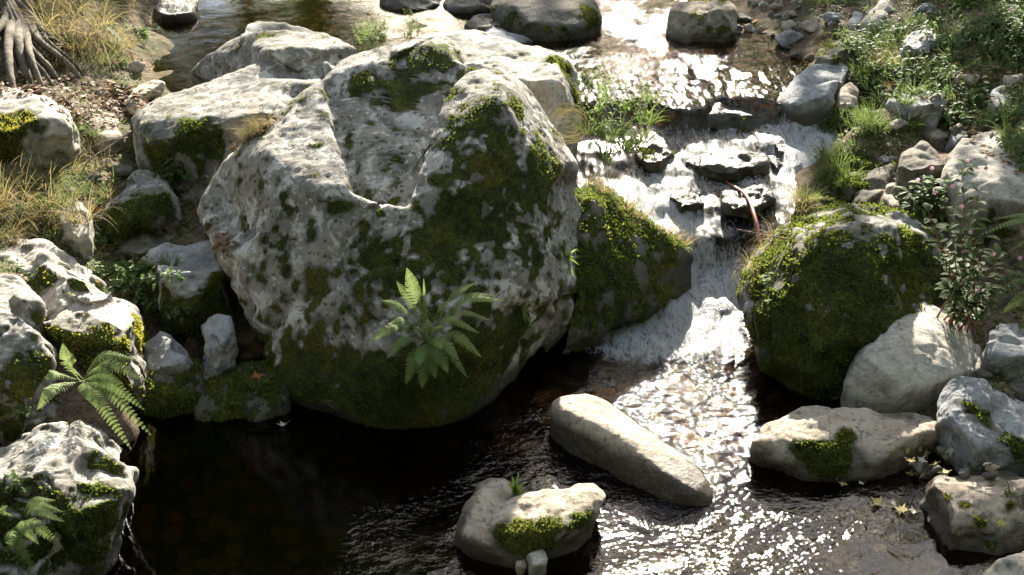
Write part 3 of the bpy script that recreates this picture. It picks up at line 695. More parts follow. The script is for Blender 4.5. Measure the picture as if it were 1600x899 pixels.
rock('rock', 'earthy mound of rock with hanging dry grass in the middle of the right bank', [shape([(1360, 140), (1364, 108), (1378, 86), (1405, 76), (1440, 88), (1446, 130), (1410, 162), (1370, 158)], 10.2, 10.9, None, .4)], 'dark', .017, 4, .03, .012, (.3, .1, .1, 0), tufts=2200, tuft_h=.025)
rock('rock', 'pale grey flat rock showing through the weeds on the right bank', [shape([(1385, 160), (1410, 142), (1450, 140), (1480, 150), (1470, 170), (1420, 176)], G(176, .86), 10.4, None, .3)], 'blue', .016, 3, .02, .008, (-.2, .1, 0, 0))
rock('rock', 'grey rock half hidden by leaves high on the right bank', [shape([(1405, 70), (1420, 52), (1450, 46), (1470, 60), (1455, 78), (1420, 84)], G(84, .97), 11.4, None, .3)], 'blue', .016, 3, .02, .008, (-.2, .1, 0, 0))
rock('rock', 'buff stone slab among weeds left of the tall rock at the right edge', [shape([(1490, 125), (1505, 105), (1535, 98), (1545, 115), (1520, 132)], G(132, .93), 10.6, None, .3)], 'tan', .016, 3, .02, .008, (-.2, .1, 0, 0))

# --- the stream and its far end
rock('rock', 'dark wet ledge with the stream sliding over it at the top of the cascade',
     [shape([(1052, 180), (1066, 166), (1100, 160), (1200, 164), (1226, 172), (1224, 202), (1192, 218), (1130, 208), (1070, 200)], G(212, .50), 10.18, [(1070, 172, .5), (1150, 176, .5), (1215, 182, .5)], .3, flat=True)], 'dark', .016, 4, .03, .01, (.0, 0, .3, .1), wet=.75, tufts=900)
rock('rock', 'dark wet rock parting the water near the bottom of the cascade', [shape([(1108, 365), (1120, 335), (1150, 320), (1185, 330), (1200, 352), (1165, 375), (1125, 385)], G(385, .12), 8.75, None, .25)], 'dark', .014, 4, .025, .01, (-.1, 0, 0, 0), wet=.5)
rock('rock', 'long dark wet rock splitting the middle of the cascade below the upper ledge', [shape([(1068, 252), (1098, 236), (1150, 231), (1200, 242), (1208, 262), (1150, 274), (1088, 270)], G(274, .44), 9.7, None, .25)], 'dark', .014, 3, .03, .012, (.1, .2, 0, 0), wet=.62, tufts=500)
rock('rock', 'dark wet rock in the cascade just above the broken branch', [shape([(1120, 306), (1150, 286), (1192, 290), (1212, 312), (1184, 336), (1134, 334)], G(336, .36), 9.1, None, .25)], 'dark', .014, 3, .03, .012, (.0, .2, 0, 0), wet=.55)
rock('rock', 'small dark wet rock on the sunny left side of the cascade', [shape([(1042, 306), (1072, 286), (1100, 298), (1102, 322), (1060, 332)], G(332, .36), 9.1, None, .2)], 'dark', .014, 3, .025, .01, (.0, .2, 0, 0), wet=.5)
rock('rock', 'dark wet rock beside the narrow white chute on the right of the cascade', [shape([(1194, 236), (1214, 214), (1240, 226), (1240, 262), (1208, 272)], G(272, .40), 9.6, None, .2)], 'dark', .014, 3, .025, .01, (.1, .2, 0, 0), wet=.6)
rock('stone', 'little dark wet stone with a leaf on it at the foot of the cascade', [shape([(1113, 400), (1120, 384), (1140, 376), (1160, 388), (1165, 408), (1145, 420), (1122, 418)], G(420, .0), 8.35, None, .15)], 'dark', .011, 4, .012, .004, (-.1, .2, 0, 0), wet=.35)
rock('stone', 'mossy brown stone standing in the middle of the cascade', [shape([(986, 240), (998, 226), (1016, 219), (1042, 226), (1057, 244), (1044, 260), (1004, 262)], G(262, .47), 9.75, None, .2)], 'tan', .013, 3, .018, .006, (.0, .2, 0, 0), [(1010, 235, 20, .4)], wet=.52, tufts=900)
rock('rock', 'dark sloping rock under the lit cascade left of its middle', [shape([(985, 320), (1000, 285), (1040, 268), (1090, 275), (1105, 320), (1100, 375), (1060, 365), (1010, 345)], G(375, .16), 9.2, None, .3)], 'dark', .015, 5, .03, .01, (.0, 0, .2, .1), wet=.6)
rock('boulder', 'wide dark rock with a sunlit top across the head of the stream',
     [shape([(764, 10), (775, -12), (820, -28), (905, -26), (935, 5), (942, 25), (915, 48), (860, 60), (812, 50), (780, 30)], G(58, .78), 12.6, [(800, 8, .3), (860, 14, .26), (915, 14, .34), (830, 40, 0.0), (910, 40, .08)], .4, .8)],
     'dark', .018, 4, .014, .004, (.1, -.2, .25, .1), [(925, 20, 30, .6)], facets=8, wet=.8, tufts=1800)
rock('boulder', 'square dark rock with a mossy lit top standing in the stream at the top',
     [shape([(1042, 40), (1044, 16), (1062, 2), (1108, -6), (1142, 2), (1152, 14), (1152, 50), (1128, 66), (1070, 66), (1048, 56)], G(66, .74), 12.2, [(1050, 18, .35), (1100, 16, .25), (1146, 14, .35), (1100, 50, -.05), (1142, 50, .05)], .4, .85)],
     'tan', .016, 3, .02, .008, (.0, .25, .15, .1), wet=.76, tufts=1500)
rock('rock', 'smooth grey wet rock at the edge of the upper pool beside the wide dark rock', [shape([(726, 36), (738, 24), (770, 17), (796, 24), (803, 42), (780, 50), (740, 46)], G(50, .76), 12.4, None, .3)], 'dark', .016, 5, .012, .004, (-.5, 0, 0, 0), wet=.72)
rock('rock', 'flat grey wet rock in front of the wide dark rock', [shape([(742, 52), (770, 42), (800, 46), (836, 64), (800, 72), (760, 66)], G(72, .74), 11.8, None, .3)], 'blue', .016, 5, .012, .004, (-.5, 0, 0, 0), wet=.7)
rock('rock', 'dark overhanging rock at the very top edge over the upper pool', [shape([(586, 0), (600, -25), (650, -30), (690, -20), (692, 2), (650, 16), (610, 14)], G(16, .74), 13.2, None, .4)], 'dark', .018, 4, .02, .008, (.1, 0, 0, 0), wet=.72)
rock('rock', 'dark rock in shade between the upper pool and the stream at the top edge', [shape([(690, 4), (705, -20), (750, -25), (780, -10), (770, 14), (730, 20), (700, 16)], G(20, .74), 13.0, None, .4)], 'dark', .018, 4, .02, .008, (.0, 0, 0, 0), wet=.72)
rock('rock', 'black wet rock above the bright pool reflection at the upper left', [shape([(238, 20), (250, -10), (290, -20), (312, 0), (306, 26), (270, 32), (245, 30)], G(32, .76), 13.2, None, .4)], 'dark', .018, 4, .012, .004, (-.2, 0, 0, 0), wet=1.2, facets=6)

# ------------------------------------------------------------------ ground surface, fitted round the feet of the rocks
_gp = [tuple(W(a, b, c))[:2] for a, b, c in GC]
_gv = [c for _, _, c in GC]
for x, y, z in ((-3, 3.5, .2), (0, 3.5, -.6), (3, 3.5, .4), (0, 1, -.5), (-4, 1, 1.0), (4, 1, 1.2), (0, -6, -.5), (-6, -6, 2), (6, -6, 2), (-6, 5, 1.5), (-6, 10, 1.7), (-6, 15, 1.7),
                (6, 5, 1.3), (7, 10, 2.2), (7, 15, 2.4), (-3.5, 17, 1.6), (-1, 18.5, 1.2), (1, 18, .9), (3.5, 18, 2.0), (0, 24, 2.2), (-8, 24, 3), (8, 24, 4.5), (-12, 10, 3.5), (12, 10, 5), (-12, 0, 3), (12, 0, 4), (0, 32, 3.0)):
    _gp.append((x, y)); _gv.append(z)
for v in FEET:
    _gp.append((v.x, v.y)); _gv.append(v.z)
_gf = rbf_fit(_gp, _gv)

def ground_z(Q):
    z = _gf(Q)
    r = np.linalg.norm(Q - np.array([0.0, 10.0]), axis=1)
    k = sstep(22, 45, r)
    far = 4.0 + 2.5 * fbm(np.c_[Q, np.zeros(len(Q))], 0.03, 3, 5)
    Q3 = np.c_[Q, np.zeros(len(Q))]
    near = z + (fbm(Q3, 2.5, 4, 9) - .5) * .16 + (fbm(Q3, 14, 3, 3) - .5) * .05
    return near * (1 - k) + far * k

Q, F = grid(axis(-5, 5, 0.045, 260), axis(3.6, 17, 0.045, 260))
gz = ground_z(Q)
bed = sstep(0.05, -0.06, gz - np.where((Q[:, 1] > 8) & (Q[:, 0] < -.2) & (Q[:, 1] < 10.5), 0.1, water_level(Q)))
gme = mesh_from('ground', np.c_[Q, gz], F, True, {'bed': bed})
gme.materials.append(ground_material())
ground = tag(link('ground', gme), 'brown earth banks and stony stream bed', 'ground', kind='structure')

# ------------------------------------------------------------------ small stones (each a stone of its own)
def proto_stone(seed, flat=.6, vox=.07):
    r = np.random.default_rng(seed)
    pts = r.normal(0, 1, (16, 3)); pts /= np.linalg.norm(pts, axis=1)[:, None]
    pts *= np.array([1, .8, flat]) * .5 * r.uniform(.8, 1.1, (16, 1))
    me, V, N, size = build_rock_mesh('stone', [[Vector(p) for p in pts]], vox, 3, .04, seed, .0)
    me.vertices.foreach_set('co', V.astype(np.float32).ravel())
    for k, a in (('moss', np.full(len(V), -.4)), ('wet', np.zeros(len(V)))):
        at = me.attributes.new(k, 'FLOAT', 'POINT'); at.data.foreach_set('value', a.astype(np.float32))
    me.update()
    return me
STONE_MESH = {}
for mk in ('tan', 'dark', 'blue', 'pale', 'amber'):
    STONE_MESH[mk] = []
    for s in range(3):
        me = proto_stone(500 + s * 7 + len(mk), .55 + .1 * s)
        me.materials.append(M[mk])
        STONE_MESH[mk].append(me)
WET_MESH = []
for s in range(3):
    me = proto_stone(700 + s, .6); me.materials.append(M['dark'])
    me.attributes['wet'].data.foreach_set('value', np.full(len(me.vertices), .6, np.float32)); WET_MESH.append(me)

def gz1(x, y):
    return float(ground_z(np.array([[x, y]]))[0])

def put_stone(px, py, wpx, mk, label, group=None, name='stone', z=None, sink=.3, mesh=None, sq=1.0):
    """a stone wpx photo pixels wide, standing on the ground seen at px, py"""
    zz = z if z is not None else .5
    p = W(px, py, zz)
    if z is None:
        for _ in range(6):
            p = W(px, py, gz1(p.x, p.y))
    w = wpx * (p - Vector((0, 0, CAM_H))).length / FPX
    o = link(name, mesh or random.choice(STONE_MESH[mk]), None, p)
    s = w * random.uniform(.95, 1.1)
    o.scale = (s, s * random.uniform(.85, 1.2), s * random.uniform(.85, 1.1) * sq)
    o.location.z += s * .28 * sq * (1 - sink * 1.3)
    o.rotation_euler = (random.uniform(-.15, .15), random.uniform(-.15, .15), random.uniform(-.5, .5) + random.choice((0, math.pi)))
    return tag(o, label, 'stone', group)

for px, py, w, mk, lab in (
    (1005, 38, 34, 'dark', 'wet dark stone in the stream left of the square dark rock'), (1030, 26, 26, 'tan', 'brown stone touching the square dark rock on its left'),
    (1232, 48, 34, 'tan', 'rounded tan stone, left one of the pair on the far right shore'), (1268, 50, 42, 'tan', 'long tan stone, right one of the pair on the far right shore'),
    (1298, 36, 40, 'blue', 'large grey stone on the far shore beside the pale slanting rock'), (1210, 16, 30, 'tan', 'rounded tan stone at the top of the shingle shore'),
    (1232, 72, 52, 'blue', 'flat wet grey stone at the water edge below the pair of tan stones'), (1312, 62, 30, 'tan', 'pinkish brown stone in front of the mossy green shore rock'),
    (1262, 92, 22, 'tan', 'small buff stone at the foot of the mossy green shore rock'), (1230, 28, 24, 'tan', 'reddish brown stone behind the pair of tan stones'),
    (1192, 12, 20, 'pale', 'whitish stone at the left end of the shingle shore'), (1306, 16, 22, 'pale', 'pale stone behind the large grey shore stone'),
    (190, 276, 44, 'dark', 'dark stone in the shaded dry channel behind the rounded grey rock'),
    (142, 318, 30, 'blue', 'grey pebble stone at the mouth of the dry channel'), (122, 236, 40, 'tan', 'tan stone under twigs in the dry channel'),
    (215, 112, 34, 'tan', 'greenish flat stone at the shore of the upper pool'), (160, 150, 28, 'tan', 'small stone on the leaf litter below the roots'),
    (1552, 735, 30, 'tan', 'buff stone between the grey angular rock and the brown rock'), (1585, 545, 40, 'dark', 'shaded stone below the white veined stone'),
    (1476, 712, 34, 'pale', 'pale flat stone among the fallen leaves at the right'), (1440, 738, 40, 'dark', 'dark flat stone at the pool edge by the fallen leaves')):
    put_stone(px, py, w, mk, lab)
# shingle on the far shore and cobbles of the dry channel
for k in range(34):
    px, py = random.uniform(1165, 1340), random.uniform(-10, 62)
    put_stone(px, py, random.uniform(9, 24), random.choice(('tan', 'tan', 'pale', 'blue', 'dark')), 'small stone of the shingle on the far right shore of the stream', 'shingle stones on the far right shore')
for k in range(46):
    px, py = random.uniform(95, 300), random.uniform(225, 330)
    put_stone(px, py, random.uniform(9, 26), random.choice(('tan', 'dark', 'dark', 'blue')), 'small cobble lying in the dry channel on the left', 'cobbles in the dry channel')
for k in range(60):
    px, py = random.uniform(1350, 1620), random.uniform(-20, 300)
    put_stone(px, py, random.uniform(14, 48), random.choice(('tan', 'blue', 'dark', 'pale')), 'small stone poking out of the weeds on the right bank', 'small stones among the weeds of the right bank', sink=.3)
for k in range(26):
    px, py = random.uniform(1430, 1620), random.uniform(560, 780)
    put_stone(px, py, random.uniform(14, 34), random.choice(('tan', 'dark', 'dark')), 'small shaded stone filling a gap between the right bank rocks', 'small stones between the right bank rocks')
for k in range(40):
    px, py = random.uniform(930, 1260), random.uniform(20, 165)
    put_stone(px, py, random.uniform(14, 40), 'dark', 'brown wet stone just under the shallow upper stream', 'wet stones in the upper stream', mesh=random.choice(WET_MESH), sink=.2, sq=.7)
# amber stones under water
for px, py, w, lab in ((812, 712, 120, 'big amber stone under water left of the long smooth stone'), (1060, 606, 90, 'amber stone under the sparkling shallows'), (985, 632, 60, 'orange brown stone just behind the long smooth stone'),
                       (1045, 890, 100, 'amber stone under water at the bottom edge'), (1310, 880, 90, 'yellow brown stone under the rippled water at lower right'), (1080, 690, 60, 'amber stone under water right of the long smooth stone'),
                       (228, 826, 22, 'single round pale brown stone on the dark pool bed')):
    put_stone(px, py, w, 'amber' if 'pale' not in lab else 'tan', lab, z=-.17 if w > 40 else -.16, sq=.5)
for k in range(60):
    px, py = random.uniform(760, 1330), random.uniform(560, 920)
    put_stone(px, py, random.uniform(20, 70), random.choice(('amber', 'tan', 'dark')), 'brown stone on the shallow stream bed under the rippled water', 'stones on the shallow stream bed', sq=.6, sink=.1)

# ------------------------------------------------------------------ water
def water_material():
    T = NT('stream_water')
    pos = T.n('NewGeometry').outputs['Position']
    rip, foam, deep, rush = T.attr('ripple'), T.attr('foam'), T.attr('deep'), T.attr('rush')
    mp = T.n('Mapping', None, Vector=pos, Scale=(1.0, 1.35, 1.0), Rotation=(0, 0, R(-28))).outputs[0]
    n1 = T.noise(mp, 11.0, 3, 0.55, 0.8)
    n2 = T.noise(mp, 30.0, 2, 0.5, 0.5)
    n3 = T.noise(mp, 90.0, 2, 0.5, 0.3)
    h = T.math('ADD', T.math('MULTIPLY', n1, 0.006), T.math('ADD', T.math('MULTIPLY', n2, 0.0088), T.math('MULTIPLY', n3, 0.0007)))
    h = T.math('MULTIPLY', h, rip)
    bp = T.n('Bump', None, Strength=1.0, Distance=1.0, Height=h)
    fr = T.n('Fresnel', None, IOR=1.35, Normal=bp)
    tint = T.mix(deep, (0.86, 0.72, 0.47), (0.22, 0.16, 0.085))
    tr = T.n('BsdfTransparent', None, Color=tint)
    gl = T.n('BsdfAnisotropic', None, Color=(1.0, 1.0, 1.0), Roughness=T.math('ADD', 0.05, T.math('MULTIPLY', rush, 0.30)), Normal=bp)
    wat = T.n('MixShader', None, i0=fr, i1=tr, i2=gl)
    # white water: bubbles, thick where foam is high
    st = T.n('Mapping', None, Vector=pos, Scale=(1.2, 0.36, 0.5), Rotation=(0, 0, R(-8))).outputs[0]
    f1 = T.noise(st, 13.0, 6, 0.78, 0.9)
    f2 = T.noise(st, 52.0, 4, 0.7, 0.4)
    fm = T.ramp(T.math('ADD', foam, T.math('MULTIPLY', T.math('SUBTRACT', T.math('ADD', T.math('MULTIPLY', f1, 0.6), T.math('MULTIPLY', f2, 0.4)), 0.5), 2.6)), 0.38, 0.92)
    fm = T.math('MULTIPLY', fm, T.ramp(foam, 0.02, 0.25))
    bp2 = T.n('Bump', None, Strength=1.0, Distance=0.05, Height=T.math('ADD', f1, T.math('MULTIPLY', f2, 0.5)))
    fo = T.n('BsdfPrincipled', None, Base_Color=(0.78, 0.80, 0.82), Roughness=0.35, Normal=bp2)
    ft = T.n('MixShader', None, i0=0.35, i1=fo, i2=T.n('BsdfTranslucent', None, Color=(0.7, 0.72, 0.74)))
    return T.surf(T.n('MixShader', None, i0=T.math('MULTIPLY', fm, 0.85), i1=wat, i2=ft))

WPOLY = [(-300, 1400), (1900, 1400), (1900, 700), (1500, 560), (1330, 420), (1345, 300), (1345, 200), (1335, 110), (1420, 60), (1420, -140), (120, -140), (190, 60), (215, 125), (330, 150), (560, 110), (760, 110), (860, 200), (900, 300), (860, 470), (600, 560), (330, 560), (200, 640), (-300, 700)]
def build_water():
    xs = np.arange(-3.9, 3.6, .0135); ys = np.arange(4.35, 14.6, .0135)
    # finer near the path, coarser upstream
    ys = np.concatenate([np.arange(4.2, 10.2, .0125), np.arange(10.2, 15.5, .024)])
    xs = np.arange(-3.6, 3.8, .0135)
    Q, F = grid(xs, ys)
    z = water_level(Q)
    px, py = to_px(np.c_[Q, z])
    keep = in_poly(px, py, WPOLY)
    gz = ground_z(Q)
    keep &= (gz < z + .03) | (Q[:, 1] > 7.7)
    keep &= gz < z + .12
    fk = keep[F].all(1)
    F = F[fk]
    used = np.unique(F); mp = -np.ones(len(Q), int); mp[used] = np.arange(len(used)); F = mp[F]
    Q, z, px, py, gz = Q[used], z[used], px[used], py[used], gz[used]
    x, y = Q[:, 0], Q[:, 1]
    Q3 = np.c_[Q, np.zeros(len(Q))]
    def near(cx, cy, rx, ry):
        return np.clip(1 - ((px - cx) / rx) ** 2 - ((py - cy) / ry) ** 2, 0, 1)
    # flow: how agitated the surface is
    edge = 760 - (py - 640) * .55                       # border between still pool and current, in the photograph's columns
    edge = np.where(py > 640, np.maximum(edge, 520), 760 + (640 - py) * 1.3)
    calm = sstep(-150, 110, px - edge + (fbm(Q3, 2.2, 2, 77) - .5) * 160)
    casc = sstep(7.7, 8.2, y) * (px > 850) * sstep(11.2, 10.4, y)
    ripple = np.clip(.05 + .27 * calm + .6 * near(800, 680, 130, 110) + 1.6 * near(1050, 660, 160, 190) + .22 * near(1200, 850, 260, 130) + .3 * near(640, 830, 130, 60) + .8 * near(1050, 520, 230, 130), 0, 1.8) * (1 - .72 * casc)
    ripple = np.where((px < 780) & (y > 10.2), .10, ripple)
    ripple = np.where((px >= 780) & (y > 10.0), (.34 + .6 * near(1010, 90, 120, 70)) * (1 - .3 * sstep(1060, 1180, px)), ripple)
    ripple *= 1 - .6 * near(1420, 900, 150, 120)
    foam = 1.15 * near(1060, 500, 190, 105) + .75 * near(1010, 345, 90, 90) + .8 * near(1270, 265, 70, 110) + .55 * near(1150, 430, 90, 60) + .7 * near(1090, 395, 30, 60) + .35 * near(1130, 260, 170, 120) + .10 * near(950, 80, 120, 90) + .10 * near(1100, 120, 200, 70) + .3 * near(960, 560, 170, 70) + .6 * near(1240, 210, 60, 50)
    foam = np.clip(foam * .8 + .30 * casc * (px > 960) * (py > 195), 0, .8) * sstep(7.0, 7.4, y)
    dcol = np.gradient(water_level(np.c_[np.zeros(200), np.linspace(7, 12, 200)]))
    deep = np.clip(sstep(.12, .45, z - gz), 0, 1)
    deep = np.maximum(deep, 1 - calm * (y < 8)) * (y < 8.2) + deep * (y >= 8.2)
    pool = (y < 7.75)
    shallow = np.clip(near(1000, 625, 190, 80) + near(820, 705, 110, 60) + near(1300, 880, 60, 50) + near(1050, 890, 80, 40), 0, 1)
    deep = np.where(pool, np.maximum(deep, .85 * (1 - shallow)), deep)
    rush = np.clip(casc * (px > 900) * sstep(10.1, 9.9, y) + .8 * near(1060, 480, 150, 80), 0, 1)
    # waves as real relief
    th = R(-28); U = np.c_[x * math.cos(th) - y * math.sin(th), (x * math.sin(th) + y * math.cos(th)) * 1.5, 0 * x]
    wv = (fbm(U, 3.2, 2, 41) - .5) * .05 + (fbm(U + (fbm(U, 4, 2, 5) - .5)[:, None] * .5, 9.5, 2, 43) - .5) * .020
    z2 = z + wv * np.minimum(ripple * .6 + .12 * calm * (y < 8.2), .8) * (1 - .6 * rush) + np.clip(casc + near(1060, 500, 220, 130), 0, 1) * ((fbm(np.c_[x * 1.6, y * .45, z], 11, 3, 51) - .5) * .034 + (fbm(np.c_[x, y * .8, z], 5, 2, 52) - .5) * .07) * (px > 880)
    me = mesh_from('water', np.c_[Q, z2], F, True, {'ripple': ripple, 'foam': foam, 'deep': deep, 'rush': rush})
    me.materials.append(water_material())
    return tag(link('water', me), 'clear brown stream water with a dark pool and a small cascade', 'water', kind='structure')
# ------------------------------------------------------------------ plants
bpy.context.view_layer.update()
_dg = bpy.context.evaluated_depsgraph_get()
CAMV = Vector((0, 0, CAM_H))
def hit(px, py, Yd=8.0):
    """the solid surface (rock, ground) that stands there"""
    ok, loc, nor, _, ob, _ = scene.ray_cast(_dg, CAMV, ray(px, py).normalized())
    return (loc.copy(), nor.copy(), ob) if ok else (P(px, py, Yd), Vector((0, 0, 1)), None)

class LB:
    def __init__(self): self.v, self.f, self.t = [], [], []
    def add(self, vs, fs, tint):
        b = len(self.v)
        self.v += [tuple(v) for v in vs]
        self.f += [tuple(b + i for i in f) for f in fs]
        self.t += [tint] * len(vs)
    def blade(self, base, d, L, w, droop, tint, seg=4, side=None):
        d = d.normalized()
        s = side or d.cross(Vector((random.gauss(0, 1), random.gauss(0, 1), random.gauss(0, .3))))
        s = s.normalized()
        p = Vector(base); vs = []; step = L / seg
        for i in range(seg + 1):
            ww = w * (1 - (i / seg) ** 1.6) * .5 + .0004
            vs += [p - s * ww, p + s * ww]
            d = (d + Vector((0, 0, -droop / seg))).normalized()
            p = p + d * step
        self.add(vs, [(2 * i, 2 * i + 1, 2 * i + 3, 2 * i + 2) for i in range(seg)], tint)
    def leaf(self, base, d, L, w, tint, up=Vector((0, 0, 1)), fold=.25, droop=.25):
        d = d.normalized()
        s = d.cross(up)
        if s.length < 1e-3: s = Vector((1, 0, 0))
        s.normalize(); n = s.cross(d)
        vs = [base]
        for t, k in ((.22, .72), (.48, 1.0), (.76, .62)):
            c = base + d * (L * t) - Vector((0, 0, droop * L * t * t))
            vs += [c - s * (w * .5 * k) + n * (fold * w * .5 * k), c, c + s * (w * .5 * k) + n * (fold * w * .5 * k)]
        vs.append(base + d * L - Vector((0, 0, droop * L)))
        fs = [(0, 2, 1), (0, 3, 2), (1, 2, 5, 4), (2, 3, 6, 5), (4, 5, 8, 7), (5, 6, 9, 8), (7, 8, 10), (8, 9, 10)]
        self.add(vs, fs, tint)
    def mesh(self, name, mat):
        me = mesh_from(name, self.v, self.f, False, {'tint': self.t})
        me.materials.append(M[mat])
        return me

def tube_mesh(name, paths, mat, sides=6, rough=0.0):
    """round limbs along paths of (point, radius)"""
    V, F = [], []
    for path in paths:
        n0 = len(V)
        for i, (p, r) in enumerate(path):
            a = path[max(0, i - 1)][0]; b = path[min(len(path) - 1, i + 1)][0]
            d = (Vector(b) - Vector(a)).normalized()
            u = d.cross(Vector((.3, .9, .31))).normalized(); w = d.cross(u)
            for k in range(sides):
                th = 2 * math.pi * k / sides
                rr = r * (1 + random.uniform(-rough, rough))
                V.append(Vector(p) + (u * math.cos(th) + w * math.sin(th)) * rr)
        m = len(path)
        for i in range(m - 1):
            for k in range(sides):
                a, b = n0 + i * sides + k, n0 + i * sides + (k + 1) % sides
                F.append((a, b, b + sides, a + sides))
        F.append(tuple(range(n0, n0 + sides))[::-1]); F.append(tuple(range(n0 + (m - 1) * sides, n0 + m * sides)))
    me = mesh_from(name, V, F, True); me.materials.append(M[mat])
    return me

def bend(pts, n=10):
    """smooth path through points (Catmull-Rom)"""
    pts = [Vector(p) for p in pts]
    if len(pts) == 2: pts = [pts[0], pts[0].lerp(pts[1], .5), pts[1]]
    q = [pts[0] * 2 - pts[1]] + pts + [pts[-1] * 2 - pts[-2]]
    out = []
    for i in range(1, len(q) - 2):
        for k in range(n):
            t = k / n
            out.append(.5 * ((2 * q[i]) + (q[i + 1] - q[i - 1]) * t + (2 * q[i - 1] - 5 * q[i] + 4 * q[i + 1] - q[i + 2]) * t * t + (3 * q[i] - q[i - 1] - 3 * q[i + 1] + q[i + 2]) * t ** 3))
    out.append(pts[-1])
    return out

rv = lambda s=1.0: Vector((random.gauss(0, s), random.gauss(0, s), random.gauss(0, s)))
def empty(name, loc):
    o = link(name, None, None, loc)
    o.empty_display_size = .05
    return o

# --- ferns
def frond_mesh(path, width, tint, mat='fern', rows=24, curl=0.0, nup=Vector((0, -.5, 1))):
    B = LB()
    n = len(path)
    Ltot = sum((path[i + 1] - path[i]).length for i in range(n - 1))
    for i in range(n - 1):                                   # rachis
        d = (path[i + 1] - path[i]); s = d.cross(nup).normalized() * .0016 * (1.2 - i / n)
        B.add([path[i] - s, path[i] + s, path[i + 1] + s, path[i + 1] - s], [(0, 1, 2, 3)], tint * .5)
    for k in range(rows):
        t = .16 + .83 * k / (rows - 1)
        x = t * (n - 1); i = min(int(x), n - 2); p = path[i].lerp(path[i + 1], x - i)
        d = (path[i + 1] - path[i]).normalized()
        s = d.cross(nup).normalized(); nn = s.cross(d).normalized()
        prof = min(1.0, (t - .10) * 4.5) * (1 - ((t - .32) / .70) ** 2 if t > .32 else 1.0)
        pl = width * .5 * max(.06, prof)
        pitch = Ltot * .83 / rows
        for sg in (-1, 1):
            dd = (s * sg + d * .42 - nn * (.10 + curl) + rv(.05)).normalized()
            ss = dd.cross(nn).normalized()
            m = max(3, int(pl / (pitch * .30)))
            tl = tint + random.uniform(-.12, .12)
            for j in range(m):                               # pinnules
                a = (j + .15) / m
                c = p + dd * (pl * a) - nn * (pl * .22 * a * a)
                h = pitch * .40 * (1 - a) ** .6 + .0006
                w = pl / m * .86
                for s2 in (-1, 1):
                    e = ss * (s2 * h) + dd * (w * .35)
                    B.add([c, c + dd * w, c + dd * w * .8 + e, c + e * .9], [(0, 1, 2, 3)], max(0, min(.94, tl)))
            B.add([p, p + dd * pl * 1.0, p + dd * pl * .6 + ss * .002], [(0, 1, 2)], max(0, min(.94, tl)))
    return B.mesh('frond', mat)

def fern(label, bpx, bpy, tips, size=None, w=.10, Yd=None, up=.05, group=None):
    loc, nor, _ = hit(bpx, bpy, 7)
    loc = loc + nor * .025
    if Yd: loc = P(bpx, bpy, Yd)
    o = tag(empty('fern', loc), label, 'fern', group)
    for tp in tips:
        tx, ty, dy = tp[:3]
        tint = tp[3] if len(tp) > 3 else random.uniform(.25, .75)
        ww = (tp[4] if len(tp) > 4 else w) * .72
        tip = P(tx, ty, loc.y + dy * 1.25 - .05)
        mid = loc.lerp(tip, .5) + Vector((0, -.04, up + .25 * abs(tip.x - loc.x)))
        path = [p - loc for p in bend([loc + rv(.006) + nor * .01, mid + Vector((0, -.03, 0)), tip], 9)]
        me = frond_mesh(path, ww, tint, 'fern' if tint < .96 else 'drygrass', 16 if (tip - loc).length < .22 else 23)
        link('frond', me, o)
    return o
fern('large fern with drooping fronds growing from the front of the huge boulder above the pool', 668, 535,
     [(636, 420, -.10, .35, .15), (598, 470, -.16, .4, .13), (578, 532, -.20, .5, .12), (662, 436, -.05, .93, .035), (700, 470, -.1, .6, .07), (742, 442, -.08, .8, .07), (786, 470, -.15, .85, .09), (778, 462, -.12, .7, .08), (752, 558, -.22, .85, .12), (748, 520, -.2, .9, .08),
      (690, 512, -.22, .75, .10), (634, 600, -.22, .45, .15), (660, 606, -.25, .3, .15), (700, 582, -.26, .45, .15), (715, 560, -.26, .5, .13), (650, 510, -.22, .5, .12), (610, 505, -.15, .3, .12), (680, 590, -.24, .35, .14), (716, 500, -.18, .6, .09), (604, 560, -.2, .5, .11), (730, 590, -.24, .7, .1), (668, 500, -.2, .6, .1), (765, 500, -.18, .9, .07), (620, 440, -.1, .4, .1), (655, 570, -.3, .4, .13), (690, 545, -.3, .6, .12)], w=.12, up=.06)
fern('sunlit fern with broad arching fronds beside the small grey rock at the left', 128, 598,
     [(58, 640, -.18, .85, .13), (70, 590, -.1, .8, .12), (98, 538, -.05, .75, .10), (112, 552, .0, .6, .10), (213, 562, -.02, .6, .11), (232, 596, -.08, .7, .12), (206, 628, -.12, .5, .12), (192, 600, -.10, .7, .12), (236, 680, -.16, .3, .11), (205, 702, -.2, .35, .11), (225, 640, -.15, .45, .11), (155, 640, -.2, .6, .1)], w=.12, up=.05, Yd=5.92)
fern('small fern on the mossy side of the rock at the lower left corner', 38, 815,
     [(100, 858, -.12, .8, .09), (98, 800, -.06, .9, .09), (86, 782, -.02, .7, .08), (20, 860, -.12, .5, .09), (50, 890, -.12, .3, .09), (4, 790, -.05, .6, .08), (60, 850, -.16, .55, .08), (100, 815, -.1, .75, .08)], w=.09, up=.05)
fern('dark fern in shade at the right edge below the pink flowered plant', 1618, 470,
     [(1564, 490, -.1, .3, .13), (1580, 440, -.05, .3, .12), (1590, 520, -.15, .3, .12), (1640, 430, 0, .3, .12)], w=.12, Yd=7.2)
fern('pale green fern reaching in from the right edge among pink flowers', 1640, 375,
     [(1530, 368, -.1, .8, .07), (1556, 342, -.06, .9, .06), (1575, 394, -.1, .85, .06), (1600, 350, -.1, .8, .08)], w=.08, Yd=7.4, up=.02)

